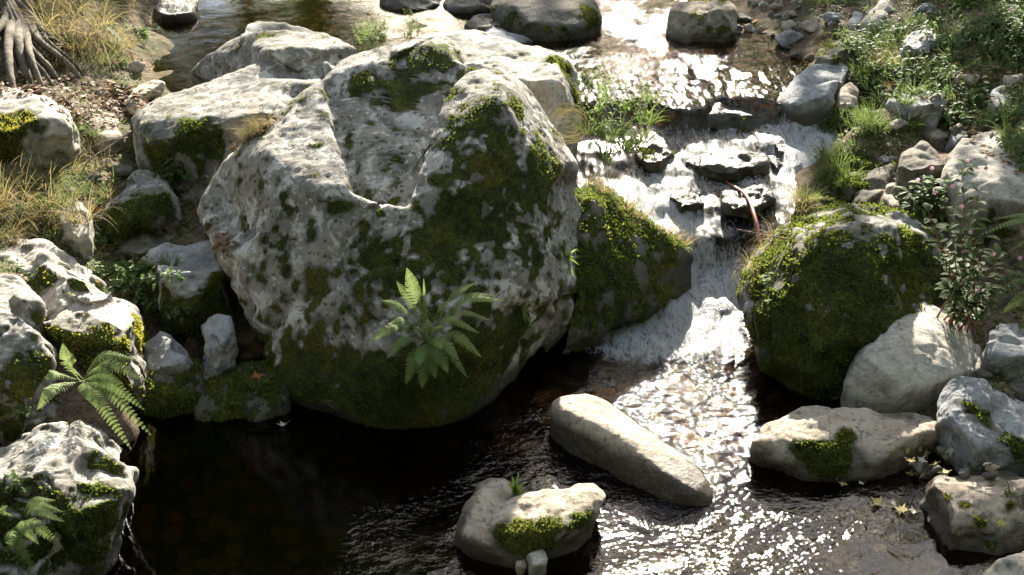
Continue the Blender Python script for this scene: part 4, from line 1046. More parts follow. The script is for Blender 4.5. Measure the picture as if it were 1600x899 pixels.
# --- grass tufts
def tuft_mesh(n, h, spread, w, droop, mat, lean=Vector((0, 0, 0)), dry=0.0):
    B = LB()
    for _ in range(n):
        a = random.uniform(0, 2 * math.pi); r = spread * math.sqrt(random.random())
        out = Vector((math.cos(a), math.sin(a), 0))
        B.blade(out * r * .5, Vector((0, 0, 1)) + out * random.uniform(.1, .75) + lean, h * random.uniform(.5, 1.15), w * random.uniform(.7, 1.3), droop * random.uniform(.5, 1.6), 1.0 if random.random() < dry else random.uniform(0, .85), 5)
    return B.mesh('grass_tuft', mat)
TUFT = {k: [tuft_mesh(*a) for _ in range(3)] for k, a in {
    'green': (46, .20, .10, .0055, 1.2, 'grass'), 'fine': (70, .16, .10, .0032, 1.4, 'grass'), 'dry': (70, .24, .10, .0034, 1.9, 'drygrass'), 'hang': (80, .34, .12, .0036, 3.2, 'drygrass'), 'short': (34, .07, .05, .0030, .9, 'grass')}.items()}
def plant_copy(name, me, loc, s, label, cat, group=None, rz=None, tilt=None):
    o = link(name, me, None, loc)
    o.scale = (s, s, s)
    o.rotation_euler = (tilt[0] if tilt else random.uniform(-.15, .15), tilt[1] if tilt else random.uniform(-.15, .15), random.uniform(0, 6.28) if rz is None else rz)
    return tag(o, label, cat, group)

def scatter(poly, n, name, meshes, smin, smax, label, cat, group, avoid_rocks=False, clump=0):
    xs = [p[0] for p in poly]; ys = [p[1] for p in poly]
    c = 0; tries = 0
    while c < n and tries < n * 12:
        tries += 1
        x, y = random.uniform(min(xs), max(xs)), random.uniform(min(ys), max(ys))
        if not in_poly(np.array([x]), np.array([y]), poly)[0]: continue
        loc, nor, ob = hit(x, y)
        if ob is None or (ob is not ground and (avoid_rocks or nor.z < .35)): continue
        if ob.get('category') in ('stone',): continue
        plant_copy(name, random.choice(meshes), loc - Vector((0, 0, .008)), random.uniform(smin, smax), label, cat, group)
        c += 1

def weed_mesh(nstem, h, leafL, leafw, mat, pairs=5, spread=.5):
    B = LB()
    for _ in range(nstem):
        a = random.uniform(0, 6.28); out = Vector((math.cos(a), math.sin(a), 0))
        d = (Vector((0, 0, 1)) + out * random.uniform(0, spread) * 1.4).normalized()
        L = h * random.uniform(.55, 1.1)
        B.blade(Vector((0, 0, 0)) + out * .015, d, L, .005, .5, .2, 5)
        p = Vector(out * .015); dd = d.copy()
        for k in range(pairs):
            st = L / pairs
            dd = (dd + Vector((0, 0, -.5 / pairs))).normalized(); p = p + dd * st
            s = dd.cross(Vector((random.gauss(0, 1), random.gauss(0, 1), .1))).normalized()
            sz = 1 - .45 * k / pairs
            for sg in (-1, 1):
                B.leaf(p, s * sg + dd * .35 + rv(.15), leafL * sz * random.uniform(.7, 1.15), leafw * sz, random.uniform(0, 1), fold=.2, droop=random.uniform(.1, .5))
        B.leaf(p, dd + rv(.3), leafL * .6, leafw * .6, random.random())
    return B.mesh('weed', mat)
WEED = {'bank': [weed_mesh(7, .22, .055, .032, 'leaf', 4, .9) for _ in range(4)], 'low': [weed_mesh(9, .10, .045, .034, 'leaf', 3, 1.3) for _ in range(3)],
        'bright': [weed_mesh(7, .30, .05, .022, 'leafbright', 6, .7) for _ in range(3)], 'clover': [weed_mesh(12, .09, .035, .034, 'leaf', 2, 1.5) for _ in range(2)]}
RB = [(1335, 85), (1420, 25), (1450, -25), (1640, -25), (1640, 330), (1560, 200), (1480, 190), (1440, 185), (1350, 165)]
scatter(RB, 104, 'grass_tuft', TUFT['green'] + TUFT['fine'], .6, 1.25, 'green grass tuft growing among weeds on the right bank', 'grass tuft', 'grass tufts of the right bank')
scatter(RB, 130, 'weed', WEED['bank'] + WEED['low'], .6, 1.3, 'small leafy weed growing on the right bank', 'weed', 'weeds of the right bank')
scatter([(1285, 300), (1290, 190), (1330, 165), (1440, 180), (1440, 215), (1350, 215), (1320, 300)], 46, 'grass_tuft', TUFT['green'] + TUFT['fine'], .6, 1.1, 'lush green grass tuft hanging over the mossy hump by the small fall', 'grass tuft', 'grass tufts over the mossy hump')
scatter([(1200, -20), (1340, -20), (1330, 10), (1220, 14)], 16, 'grass_tuft', TUFT['green'], .6, 1.0, 'bright grass tuft behind the shingle shore at the top', 'grass tuft', 'grass tufts behind the shingle')
scatter([(1360, 80), (1440, 80), (1440, 150), (1370, 150)], 14, 'grass_tuft', TUFT['dry'], .5, .9, 'straw coloured grass tuft hanging on the earthy mound of the right bank', 'grass tuft', 'dry grass tufts on the earthy mound')
LT = [(-30, -30), (225, -30), (225, 100), (160, 120), (120, 100), (-30, 110)]
scatter(LT, 32, 'grass_tuft', TUFT['dry'] + TUFT['hang'] + TUFT['fine'], .7, 1.3, 'straw and green grass tuft on the shaded bank at the upper left', 'grass tuft', 'grass tufts of the upper left bank')
scatter(LT, 30, 'weed', WEED['low'], .7, 1.2, 'small leafy weed on the shaded bank at the upper left', 'weed', 'weeds of the upper left bank')
scatter([(-30, 270), (70, 285), (125, 320), (150, 385), (90, 385), (-30, 380)], 44, 'grass_tuft', TUFT['dry'] + TUFT['dry'] + TUFT['fine'], .7, 1.25, 'tawny grass tuft above the sloping whitish rock on the left', 'grass tuft', 'grass tufts above the sloping whitish rock')
scatter([(70, 195), (160, 195), (180, 330), (90, 310)], 18, 'grass_tuft', TUFT['fine'] + TUFT['dry'], .6, 1.0, 'thin grass tuft between the moss cushioned rock and the dry channel', 'grass tuft', 'grass tufts beside the dry channel')
scatter([(345, 230), (425, 185), (420, 200), (360, 235)], 22, 'grass_tuft', TUFT['short'] + TUFT['dry'], .4, .8, 'short tuft of grass in the sunny crack between slab and huge boulder', 'grass tuft', 'grass tufts in the sunny crack')
scatter([(560, 40), (680, 30), (680, 55), (560, 75)], 10, 'weed', WEED['bright'], .5, .8, 'bright sunlit weed at the upper pool shore behind the slab', 'weed', 'bright weeds on the upper pool shore')
scatter([(500, 55), (640, 40), (640, 60), (520, 75)], 16, 'grass_tuft', TUFT['short'], .6, 1.2, 'sunny short grass tuft behind the crest of the huge boulder', 'grass tuft', 'grass tufts behind the crest')
for px, py, k, s, lab in (
    (200, 408, 'clover', 1.0, 'dark round leaved weed between the two grey rocks on the left'), (286, 490, 'clover', .9, 'ivy like dark weed on the mossy front of the angular rock'),
    (36, 758, 'clover', .9, 'round leaved sunlit weed above the small fern at lower left'), (22, 640, 'clover', .9, 'low dark weed at the foot of the tall cracked rock'),
    (275, 275, 'low', 1.3, 'green weed in the gap between the slab and the huge boulder'), (1530, 735, 'low', .6, 'little weed on top of the brown rock at lower right'),
    (35, 870, 'clover', .8, 'dark weed under the small fern at lower left'), (1570, 690, 'low', .5, 'tiny weed behind the brown rock at the right edge'),
    (1330, 80, 'bank', 1.0, 'broad leaved weed beside the mossy green shore rock'), (1352, 75, 'bank', 1.1, 'tall leafy weed right of the mossy green shore rock'),
    (1270, 700, 'short', .0, '')):
    if not lab: continue
    loc, nor, _ = hit(px, py)
    plant_copy('weed', random.choice(WEED[k]), loc, s, lab, 'weed')
for px, py, k, s, lab in (
    (402, 605, 'short', 1.4, 'small grass tuft with an orange leaf at the dark foot of the huge boulder'), (1215, 640, 'short', 1.0, 'grass tuft at the wet foot of the big mossy boulder'),
    (1580, 775, 'green', .55, 'bright green tuft on the brown rock at the lower right edge'), (1250, 315, 'dry', .9, 'sunlit straw tuft arching off the top of the big mossy boulder'),
    (1262, 312, 'fine', .9, 'thin grass tuft standing on the top left corner of the big mossy boulder'), (235, 160, 'short', 1.2, 'sunny short tuft on the left edge of the long slab'),
    (245, 490, 'dry', .6, 'thin dry stalks standing behind the yellow moss cushion'), (945, 300, 'dry', .7, 'dry straw on the ridge of the leaning dark block'), (975, 318, 'short', 1.0, 'short grass on the sunny ridge of the leaning dark block'),
    (325, 585, 'dry', .4, 'dry root like straw hanging under the grey pinnacle')):
    loc, nor, _ = hit(px, py)
    plant_copy('grass_tuft', random.choice(TUFT[k]), loc, s, lab, 'grass tuft')

scatter([(140, 370), (230, 350), (300, 460), (250, 520), (160, 430)], 14, 'weed', WEED['clover'] + WEED['low'], .7, 1.2, 'dark little weed in the damp hollow between the left bank rocks', 'weed', 'weeds in the damp hollow')
scatter([(140, 370), (230, 350), (300, 460), (250, 520), (160, 430)], 8, 'grass_tuft', TUFT['fine'], .5, .9, 'thin grass tuft in the damp hollow between the left bank rocks', 'grass tuft', 'grass tufts in the damp hollow')
for px, py in ((1238, 322), (1248, 312), (1226, 345), (1212, 372), (1196, 392), (1252, 330), (1262, 318), (1176, 420)):
    loc, nor, _ = hit(px, py)
    plant_copy('grass_tuft', TUFT['dry' if px % 4 else 'hang'][px % 3], loc, random.uniform(.45, .8), 'trailing straw coloured grass on the sunny left shoulder of the big mossy boulder', 'grass tuft', 'straw tufts on the big mossy boulder')
for px, py in ((118, 40), (95, 25), (140, 75), (75, 60), (125, 95), (160, 60), (100, 70)):
    loc, nor, _ = hit(px, py)
    plant_copy('grass_tuft', TUFT['hang'][px % 3], loc + Vector((0, -.03, .12)), random.uniform(1.1, 1.5), 'big drooping straw tuft hanging over the bare roots at the upper left', 'grass tuft', 'drooping straw tufts over the roots')
for px, py in ((905, 300), (920, 290), (935, 295), (950, 300), (965, 312), (980, 326), (1000, 340), (1015, 348), (1030, 358), (1044, 366), (1058, 374), (1070, 382)):
    loc, nor, _ = hit(px, py)
    plant_copy('grass_tuft', TUFT['short' if px % 2 else 'dry'][px % 3], loc, random.uniform(.45, .75), 'short sunlit tuft on the golden ridge of the dark block', 'grass tuft', 'tufts on the golden ridge')
# bushy bright herb on the sunny side behind the dome, spilling toward the fall
for i, (px, py, s, Y) in enumerate(((925, 160, 1.0, 9.2), (950, 130, 1.0, 9.5), (975, 150, .95, 9.4), (1000, 170, .9, 9.3), (940, 190, 1.0, 9.1), (970, 205, .9, 9.0), (1010, 140, .8, 9.6), (915, 120, .8, 9.6), (990, 215, .8, 9.0), (955, 235, .8, 8.9))):
    plant_copy('herb', WEED['bright'][i % 3], P(px, py + 22, Y), s, 'bright sunlit leafy herb in the thicket between the huge boulder and the cascade', 'herb', 'sunlit herbs beside the cascade')
for i, (px, py, Y) in enumerate(((945, 245, 8.9), (975, 240, 8.9), (1000, 225, 9.0), (960, 215, 9.0), (920, 210, 9.0), (1010, 195, 9.2))):
    plant_copy('grass_tuft', TUFT['green'][i % 3], P(px, py, Y), 1.1, 'green grass tuft hanging from the herb thicket beside the cascade', 'grass tuft', 'grass tufts in the herb thicket')
for px, py, s, lab in ((935, 285, .55, 'little bright herb with a seed head on the leaning dark block'), (908, 262, .45, 'bright leaf sprig on the right rim of the dome')):
    loc, _, _ = hit(px, py)
    plant_copy('herb', random.choice(WEED['bright']), loc, s, lab, 'herb')

def sprig(name, label, px, py, leaves, mat='leafbright', L=.09, w=.016, Y=None, cat='sprig'):
    loc, nor, _ = hit(px, py)
    loc = loc + nor * .004
    B = LB()
    for tx, ty in leaves:
        tip = P(tx, ty, loc.y - .05)
        d = tip - loc
        s = d.cross(Vector((0, -1, .6)))
        B.blade(Vector((0, 0, 0)), d + Vector((0, 0, .3 * d.length)), d.length, w, .5, random.uniform(.2, 1), 5, s)
    return tag(link(name, B.mesh(name, mat), None, loc), label, cat)
sprig('grass_sprig', 'bright green blades in the cleft between the huge boulder and the leaning block, upper one', 884, 402, [(902, 388), (898, 402), (884, 385), (905, 415), (890, 430), (896, 434)])
sprig('grass_sprig', 'bright green blades low on the right of the huge boulder near the water', 816, 482, [(830, 472), (832, 490), (822, 508), (834, 520), (812, 470)])
sprig('grass_sprig', 'green sprig in the cleft of the heart shaped stone', 804, 772, [(810, 738), (800, 742), (822, 752), (792, 750), (818, 765), (806, 748), (826, 768)], w=.02)

# coil of straw caught on the dome's right shoulder
B = LB()
cen = P(890, 190, 7.85)
for i in range(60):
    r = random.uniform(.03, .11); a0 = random.uniform(0, 6.28); arc = random.uniform(1.5, 4.5)
    off = rv(.018)
    pts = []
    for k in range(13):
        a = a0 + arc * k / 12
        pts.append(off + Vector((math.cos(a) * r * 1.15, -.05 - abs(math.sin(a * 1.3)) * .02, math.sin(a) * r * 1.1)) + Vector((0, .25 * math.sin(a) * r, 0)))
    for k in range(12):
        s = Vector((0, .6, .6)) * .0014
        B.add([pts[k] - s, pts[k] + s, pts[k + 1] + s, pts[k + 1] - s], [(0, 1, 2, 3)], random.uniform(.1, .9))
tag(link('straw_wad', B.mesh('straw_wad', 'drygrass'), None, cen), 'coiled wad of dry straw caught on the right shoulder of the huge boulder', 'straw')

# --- balsam with pink flowers
def flower_at(parent, p, s):
    B = LB()
    for k in range(5):
        a = k * 1.256
        B.leaf(Vector((0, 0, 0)), Vector((math.cos(a), -.5, math.sin(a) * .8)), s, s * .8, random.random(), up=Vector((0, -1, .2)), fold=.1, droop=.15)
    link('flower', B.mesh('flower', 'pink'), parent, p)
def balsam(label, px, py, Y, stems, flowers):
    base = P(px, py, Y)
    o = tag(empty('flowering_plant', base), label, 'flowering plant', None)
    B = LB(); paths = []
    for tx, ty, dY in stems:
        tip = P(tx, ty, Y + dY) - base
        path = bend([Vector((random.uniform(-.16, .2), random.uniform(-.05, .1), -.02)), tip * .5 + Vector((0, -.03, .05)), tip], 7)
        paths.append([(p, .006 * (1.15 - i / len(path))) for i, p in enumerate(path)])
        for i in range(3, len(path)):
            d = (path[i] - path[i - 1]).normalized()
            for sg in range(2):
                a = random.uniform(0, 6.28)
                out = Vector((math.cos(a), math.sin(a) - .35, .25))
                B.leaf(path[i], out + d * .3, random.uniform(.07, .125), random.uniform(.034, .052), random.random(), droop=random.uniform(.2, .6))
    link('stem', tube_mesh('stem', paths, 'redstem', 5), o)
    link('leaves', B.mesh('leaves', 'leaf'), o)
    for fx, fy in flowers:
        flower_at(o, P(fx, fy, Y - .14) - base, .017)
balsam('tall leafy plant with many pink flowers hanging in the shade at the right', 1500, 515, 7.05,
       [(1450, 330, -.1), (1475, 310, -.05), (1505, 270, 0), (1530, 300, 0), (1500, 350, -.12), (1540, 360, -.1), (1470, 380, -.1), (1515, 420, -.12), (1560, 400, -.05), (1480, 450, -.1), (1545, 450, -.1), (1525, 480, -.1), (1590, 430, -.05)],
       [(1502, 322), (1505, 392), (1501, 442), (1528, 454), (1502, 476), (1532, 420), (1552, 396), (1593, 402), (1480, 392), (1516, 362), (1488, 290), (1540, 262), (1460, 300)])
balsam('second pink flowered plant with yellowing leaves in front of the broad pale rock', 1440, 350, 8.15, [(1420, 300, -.05), (1440, 285, 0), (1460, 280, 0), (1510, 258, 0), (1480, 300, -.05), (1432, 320, -.05)], [(1434, 280), (1512, 250), (1456, 262)])

# --- dead wood
def stick(name, label, pts, r, mat='twig', cat='stick', sides=6):
    w = [Vector(p) for p in pts]
    path = bend(w, 8)
    o = link(name, tube_mesh(name, [[(p - w[0], r * (1 - .55 * i / len(path))) for i, p in enumerate(path)]], mat, sides, .12), None, w[0])
    return tag(o, label, cat)
stick('branch', 'broken brown branch jammed upright in the cascade', [P(1188, 385, 8.25), P(1178, 335, 8.5), P(1165, 305, 8.8), P(1140, 288, 9.1), P(1120, 275, 9.35)], .017, 'redstem', 'branch')
stick('twig', 'red twig reaching left from the big mossy boulder', [P(1240, 375, 7.55), P(1200, 368, 7.5), P(1150, 358, 7.5)], .004, 'redstem', 'twig')
stick('twig', 'pale twig with buds above the red twig', [P(1238, 372, 7.5), P(1215, 355, 7.45), P(1190, 346, 7.45)], .003, 'twig', 'twig')
stick('twig', 'thin brown twig trailing down the left face of the big mossy boulder', [P(1232, 380, 7.2), P(1205, 440, 6.98), P(1180, 490, 7.05), P(1185, 530, 7.0)], .003, 'twig', 'twig')
stick('twig', 'pale dead twig bent over the dry channel', [P(205, 205, 8.6), P(170, 230, 8.5), P(140, 250, 8.4), P(125, 275, 8.4)], .008, 'twig', 'twig')
stick('twig', 'thin dead twig crossing the bent one in the dry channel', [P(110, 250, 8.3), P(160, 222, 8.4), P(200, 215, 8.5)], .005, 'twig', 'twig')
stick('twig', 'dead twig standing in the dry channel', [P(145, 285, 8.2), P(150, 250, 8.3), P(140, 235, 8.3)], .005, 'twig', 'twig')
stick('twig', 'bare twig lying across the wedge shaped rock and the grey angular rock', [P(1430, 635, 6.6), P(1445, 650, 6.5), P(1458, 662, 6.45)], .004, 'twig', 'twig')
for px, py, lab in ((1215, 365, 'bright green leaves at the root of the red twig'), (1200, 435, 'cluster of bright leaves on the left face of the big mossy boulder'), (1200, 470, 'lower cluster of bright leaves on the left face of the big mossy boulder'), (1140, 378, 'pale green leaf sprig on the little dark stone')):
    loc, nor, _ = hit(px, py)
    B = LB()
    for k in range(8):
        B.leaf(rv(.012), Vector((random.gauss(0, 1), -.7, random.uniform(-.3, .8))), random.uniform(.04, .07), .028, random.random(), droop=.3)
    tag(link('leaf_sprig', B.mesh('leaf_sprig', 'leafbright'), None, loc + nor * .01 + Vector((0, -.01, .01))), lab, 'sprig')

# --- fallen leaves
def maple_mesh(mat, curl):
    B = LB()
    pts = []
    lobes = [(-2.35, .45), (-1.9, .25), (-1.25, .8), (-.85, .42), (-.55, .62), (-.3, .45), (0, 1.0), (.3, .45), (.55, .62), (.85, .42), (1.25, .8), (1.9, .25), (2.35, .45)]
    vs = [Vector((0, 0, 0))]
    for a, r in lobes:
        vs.append(Vector((math.sin(a) * r * .5, math.cos(a) * r * .5, curl * r * r * random.uniform(.4, 1.2))))
    B.add(vs, [(0, i, i + 1) for i in range(1, len(lobes))], .5)
    B.add([Vector((-.012, 0, 0)), Vector((.012, 0, 0)), Vector((.05, -.45, .06)), Vector((.03, -.45, .06))], [(0, 1, 2, 3)], .1)
    me = B.mesh('fallen_leaf', mat)
    return me
MAPLE = {m: [maple_mesh(m, random.uniform(.05, .3)) for _ in range(3)] for m in ('yellowleaf', 'paleleaf', 'brownleaf', 'orangeleaf')}
def fallen(px, py, wpx, mat, label, group=None, z=None, flat=True):
    if z is not None:
        loc, nor = W(px, py, z), Vector((0, 0, 1))
    else:
        loc, nor, _ = hit(px, py)
    s = wpx * (loc - CAMV).length / FPX
    o = link('fallen_leaf', random.choice(MAPLE[mat]), None, loc + nor * .008)
    o.scale = (s, s, s)
    q = nor.to_track_quat('Z', 'Y').to_euler()
    o.rotation_euler = (q.to_matrix() @ Euler((random.uniform(-.2, .2), random.uniform(-.2, .2), random.uniform(0, 6.28))).to_matrix()).to_euler()
    return tag(o, label, 'leaf', group)
fallen(444, 665, 26, 'paleleaf', 'single pale maple leaf floating on the dark pool', z=.006)
fallen(1374, 788, 34, 'yellowleaf', 'yellow maple leaf floating at the left of the cluster by the brown rock', z=.006)
fallen(1394, 788, 20, 'paleleaf', 'pale leaf floating between the yellow maple leaves', z=.007)
fallen(1408, 800, 36, 'yellowleaf', 'largest yellow maple leaf of the floating cluster by the brown rock', z=.008)
fallen(1428, 801, 24, 'paleleaf', 'buff leaf at the right end of the floating cluster', z=.006)
fallen(1347, 757, 16, 'paleleaf', 'small round pale leaf at the foot of the wedge shaped rock', z=.006)
fallen(1318, 757, 22, 'yellowleaf', 'dull yellow leaf in the shaded water under the wedge shaped rock', z=.004)
fallen(1423, 722, 28, 'yellowleaf', 'yellow green leaf on the pebbles right of the wedge shaped rock', z=.12)
fallen(1475, 740, 24, 'yellowleaf', 'pale yellow leaf at the top corner of the brown rock', z=.14)
fallen(1563, 820, 26, 'yellowleaf', 'yellow green leaf stuck on the shaded side of the brown rock')
fallen(1548, 760, 22, 'brownleaf', 'brown curled leaf on top of the brown rock')
fallen(402, 592, 30, 'orangeleaf', 'orange red leaf in the grass at the foot of the huge boulder')
fallen(146, 618, 26, 'orangeleaf', 'bright orange leaf at the heart of the sunlit fern')
fallen(143, 325, 34, 'orangeleaf', 'orange brown leaf under the dry grass at the left')
fallen(95, 100, 22, 'yellowleaf', 'yellow leaf hanging on the roots at the upper left')
fallen(1375, 125, 18, 'yellowleaf', 'yellow leaf on the weeds of the right bank beside the earthy mound')
fallen(1180, 35, 20, 'orangeleaf', 'orange leaf on the shingle shore at the top')
fallen(660, 560, 20, 'brownleaf', 'brown dead leaf under the large fern')
for k in range(22):
    fallen(random.uniform(1415, 1490), random.uniform(700, 745), random.uniform(14, 26), random.choice(('paleleaf', 'paleleaf', 'brownleaf', 'yellowleaf')), 'dull fallen leaf in the heap between the wedge shaped rock and the brown rock', 'fallen leaves in the heap at the right')
for k in range(26):
    fallen(random.uniform(1370, 1600), random.uniform(20, 220), random.uniform(10, 18), random.choice(('paleleaf', 'brownleaf', 'yellowleaf')), 'dull fallen leaf lying among the weeds of the right bank', 'fallen leaves among the right bank weeds')

def litter(poly, n, label, name='leaf_litter'):
    xs = [p[0] for p in poly]; ys = [p[1] for p in poly]
    B = LB(); c = 0
    while c < n:
        x, y = random.uniform(min(xs), max(xs)), random.uniform(min(ys), max(ys))
        if not in_poly(np.array([x]), np.array([y]), poly)[0]: continue
        c += 1
        loc, nor, ob = hit(x, y)
        if ob is not ground and nor.z < .6: continue
        a = random.uniform(0, 6.28)
        d = Vector((math.cos(a), math.sin(a), random.uniform(-.2, .4)))
        B.leaf(loc + nor * random.uniform(.004, .03), d, random.uniform(.03, .075), random.uniform(.018, .04), random.random(), nor, random.uniform(-.3, .5), .1)
    tag(link(name, B.mesh(name, 'brownleaf')), label, 'leaf litter', kind='stuff')
litter([(-20, 130), (60, 120), (140, 125), (230, 140), (240, 165), (180, 200), (120, 205), (60, 150), (-20, 150)], 520, 'reddish brown leaf litter below the roots at the upper left')
litter([(340, 222), (370, 215), (425, 180), (430, 195), (360, 245)], 110, 'brown leaf litter in the sunny crack beside the slab')
litter([(300, 360), (350, 365), (372, 390), (366, 410), (330, 380)], 60, 'brown leaf litter wedged behind the angular grey rock')
litter([(1330, 90), (1600, 0), (1620, 300), (1450, 180)], 500, 'brown leaf litter scattered under the weeds of the right bank')

def cover(polys, n, label):
    """low mixed growth: single blades, tiny leaves, bits of stalk"""
    B = LB()
    for poly, k in polys:
        xs = [p[0] for p in poly]; ys = [p[1] for p in poly]; c = t = 0
        while c < k and t < k * 5:
            t += 1
            x, y = random.uniform(min(xs), max(xs)), random.uniform(min(ys), max(ys))
            if not in_poly(np.array([x]), np.array([y]), poly)[0]: continue
            loc, nor, ob = hit(x, y)
            if ob is not ground or loc.z < .12: continue
            c += 1
            for _ in range(3):
                q = loc + Vector((random.gauss(0, .03), random.gauss(0, .03), -.01))
                if random.random() < .6:
                    B.blade(q, Vector((random.gauss(0, .6), random.gauss(0, .6), .8)), random.uniform(.04, .14), .005, random.uniform(.5, 2.5), random.random(), 3)
                else:
                    B.leaf(q + Vector((0, 0, .02)), Vector((random.gauss(0, 1), random.gauss(0, 1), .3)), random.uniform(.02, .05), .022, random.random())
    tag(link('ground_cover', B.mesh('ground_cover', 'grass')), label, 'ground cover', kind='stuff')
cover([([(-40, 180), (300, 180), (300, 540), (-40, 540)], 1500), ([(-40, -40), (240, -40), (240, 170), (-40, 170)], 700)], 0, 'low green growth of blades and tiny leaves on the left bank')
cover([([(1280, -40), (1640, -40), (1640, 360), (1280, 360)], 2400), ([(1380, 380), (1640, 380), (1640, 760), (1380, 760)], 350)], 0, 'low green growth of blades and tiny leaves on the right bank')

# --- trees
def root_tree():
    base = P(0, -6, 10.9); base.z = gz1(base.x, base.y)
    o = tag(empty('tree', base), 'old tree at the upper left corner with bare roots gripping the bank', 'tree')
    tr = []
    pts = [Vector((-.1, .1, -.3)), Vector((-.15, .15, .5)), Vector((-.5, .4, 2.5)), Vector((-1.0, .8, 5.5)), Vector((-1.2, 1.2, 9.0))]
    path = bend(pts, 8)
    tr.append([(p, .34 - .24 * i / len(path)) for i, p in enumerate(path)])
    for k in range(7):
        s = path[14 + k * 2]; a = random.uniform(2.2, 4.4)
        e = s + Vector((math.cos(a) * 2.2, math.sin(a) * 1.6 + .8, random.uniform(.8, 2)))
        pp = bend([s, s.lerp(e, .5) + rv(.2), e], 5); tr.append([(p, .09 * (1.05 - i / len(pp))) for i, p in enumerate(pp)])
    link('trunk', tube_mesh('trunk', tr, 'bark', 12, .08), o)
    for (ax, ay), (bx, by), r in (((40, 60), (48, 135), .07), ((50, 70), (95, 132), .05), ((60, 80), (70, 145), .045), ((55, 60), (130, 125), .05), ((30, 50), (20, 140), .06), ((70, 60), (105, 110), .05), ((80, 60), (112, 90), .04), ((20, 60), (5, 110), .06), ((60, 100), (85, 138), .03), ((90, 70), (133, 118), .03), ((40, 95), (30, 130), .03)):
        a, _, _ = hit(ax, ay); b, _, _ = hit(bx, by)
        a = a.lerp(base + Vector((0, 0, .3)), .35)
        m = a.lerp(b, .5) + Vector((random.uniform(-.06, .06), -.10, .08))
        q = a.lerp(b, .8) + Vector((0, -.05, .04))
        pp = bend([base + Vector((0, 0, .25)), a, m, q, b + Vector((0, .03, -.06))], 6)
        link('root', tube_mesh('root', [[(p - base, r * .72 * (1.25 - .8 * i / len(pp))) for i, p in enumerate(pp)]], 'root', 8, .14), o)
    crown_mesh = crown(260, (1.9, 1.7, 1.8), 26, .16, 5)
    c = link('crown', crown_mesh, o, (-1.6, 1.4, 8.2))
def crown(clumps, rad, per, size, seed):
    r = np.random.default_rng(seed)
    C = r.normal(0, 1, (clumps, 3)); C /= np.linalg.norm(C, axis=1)[:, None]
    C *= (r.uniform(.15, 1, (clumps, 1)) ** .45)
    C *= (1 + (fbm(C, 1.4, 2, seed) - .5) * 1.1)[:, None]
    C *= np.array(rad)
    n = clumps * per
    B = np.repeat(C, per, 0) + r.normal(0, 1, (n, 3)) * np.array(rad) * .13
    D = r.normal(0, 1, (n, 3)); D[:, 2] -= .4; D /= np.linalg.norm(D, axis=1)[:, None]
    S = np.cross(D, r.normal(0, 1, (n, 3))); S /= np.linalg.norm(S, axis=1)[:, None]
    h = size * r.uniform(.6, 1.3, (n, 1))
    V = np.stack([B, B + D * h * .5 + S * h * .32, B + D * h, B + D * h * .5 - S * h * .32], 1).reshape(-1, 3)
    F = np.arange(n * 4).reshape(-1, 4)
    t = np.repeat(r.uniform(0, 1, n), 4)
    me = mesh_from('crown', V, F.tolist(), False, {'tint': t}); me.materials.append(M['crown'])
    return me
random.seed(21)
root_tree()
CROWN = [crown(210, (4.2, 3.8, 6.2), 34, .42, 31), crown(190, (3.8, 4.2, 5.4), 34, .46, 32)]
CROWN_OPEN = crown(55, (2.6, 2.4, 3.0), 40, .26, 33)
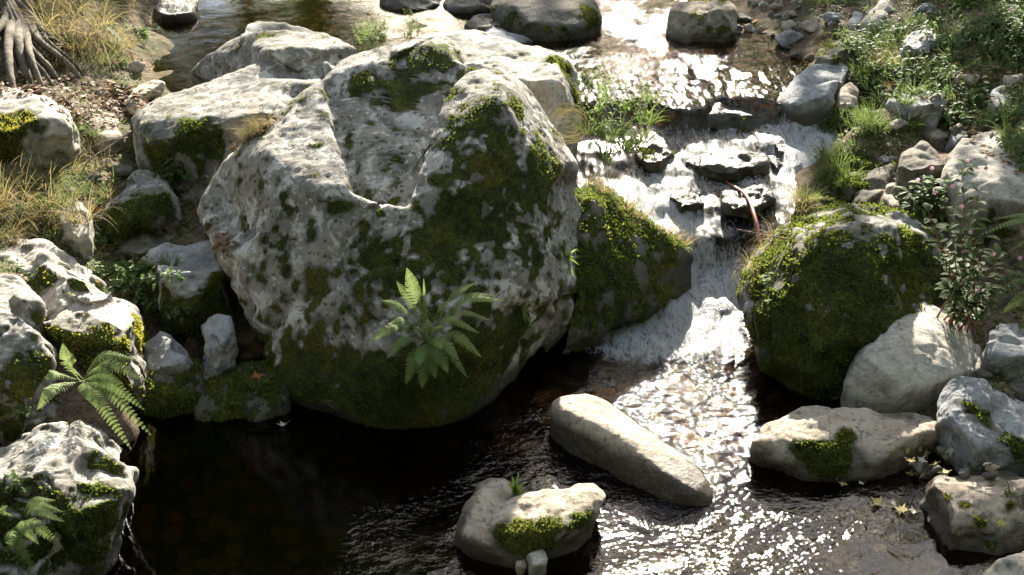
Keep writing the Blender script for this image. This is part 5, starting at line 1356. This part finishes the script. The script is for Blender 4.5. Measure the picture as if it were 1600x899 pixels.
def tree(label, x, y, h, w, open_=False, group='tall trees beyond the stream', cfrac=.66):
    z = gz1(x, y)
    o = tag(empty('tree', (x, y, z)), label, 'tree', group)
    lean = Vector((random.uniform(-.015, .015), random.uniform(-.02, .02), 0))
    path = bend([Vector((0, 0, -.5)), Vector((0, 0, h * .35)) + lean * h * .4, Vector((0, 0, h * .9)) + lean * h], 8)
    limbs = [[(p, .30 * h / 20 * (1.1 - i / len(path))) for i, p in enumerate(path)]]
    for k in range(10):
        s = path[min(len(path) - 1, 6 + k)]; a = random.uniform(0, 6.28)
        e = s + Vector((math.cos(a) * w * .6, math.sin(a) * w * .6, random.uniform(.08, .2) * h))
        pp = bend([s, s.lerp(e, .5) + rv(.2), e], 4); limbs.append([(p, .09 * h / 20 * (1.05 - i / len(pp))) for i, p in enumerate(pp)])
    link('trunk', tube_mesh('trunk', limbs, 'bark', 8, .1), o)
    me = CROWN_OPEN if open_ else random.choice(CROWN)
    c = link('crown', me, o, lean * h + Vector((0, 0, h * cfrac)))
    base = 2.6 if open_ else 4.0
    c.scale = (w / base, w / base, h * (1 - cfrac) * 1.02 / (3.0 if open_ else 6.0))
    c.rotation_euler.z = random.uniform(0, 6.28)
FT = 'tall leafy tree rising beyond the upper pool on the left'
for x, y, h, w in ((-5.2, 36, 27, 4.2), (-9.5, 34, 27, 5.0), (-15.5, 33, 26, 5.5), (-21, 30, 25, 5.5), (-6.5, 42, 28, 5.0), (-13, 40, 28, 5.5), (-26, 24, 22, 5.0), (-19, 22, 18, 4.5)):
    tree(FT, x, y, h, w)
for x, y, h, w in ((-8.5, 25, 7, 2.6), (-4.8, 24, 6.0, 1.5), (-3.4, 23, 5.5, 1.4), (-7.6, 23, 5.5, 1.3), (0.6, 32, 8.6, 2.8), (4.2, 33, 9.0, 3.0), (7.8, 32, 9.2, 3.0), (11, 28, 8.0, 3.2), (14, 24, 12, 4)):
    tree('low bushy tree on the slope beyond the upper stream', x, y, h, w, False, 'low trees beyond the upper stream', .55)
tree('open crowned tree leaning over the right bank beyond the stream', 4.9, 22, 9.6, 1.7, True, None, .8)
tree('unseen slim dense crowned tree added to shade the lower right water', 3.5, 22, 11.4, 1.3, False, None, .88)  # added out of view: dense crown blocks sun glints on the lower right pool
for x, y, h, w in ((23, 38, 20, 4.6), (29, 33, 20, 4.6)):
    tree('tall leafy tree rising far beyond the right bank', x, y, h, w, False, 'tall trees beyond the right bank')
tree('smaller open crowned tree high on the right bank', 4.35, 18.5, 7.4, 1.6, True, None, .76)
for x, y, h, w in ((-9, -5, 13, 4.0), (-4.5, -9, 15, 4.5), (0.5, -11, 15, 4.8), (5.5, -9, 15, 4.5), (10, -4, 13, 4.2), (-12, 3, 12, 4.0), (12.5, 4, 11, 3.6)):  # unseen trees added to block the sky and darken the faces towards the camera
    tree('unseen leafy tree on the near side of the stream, added to block sky light', x, y, h, w, False, 'added trees on the near side', .52)
build_water()
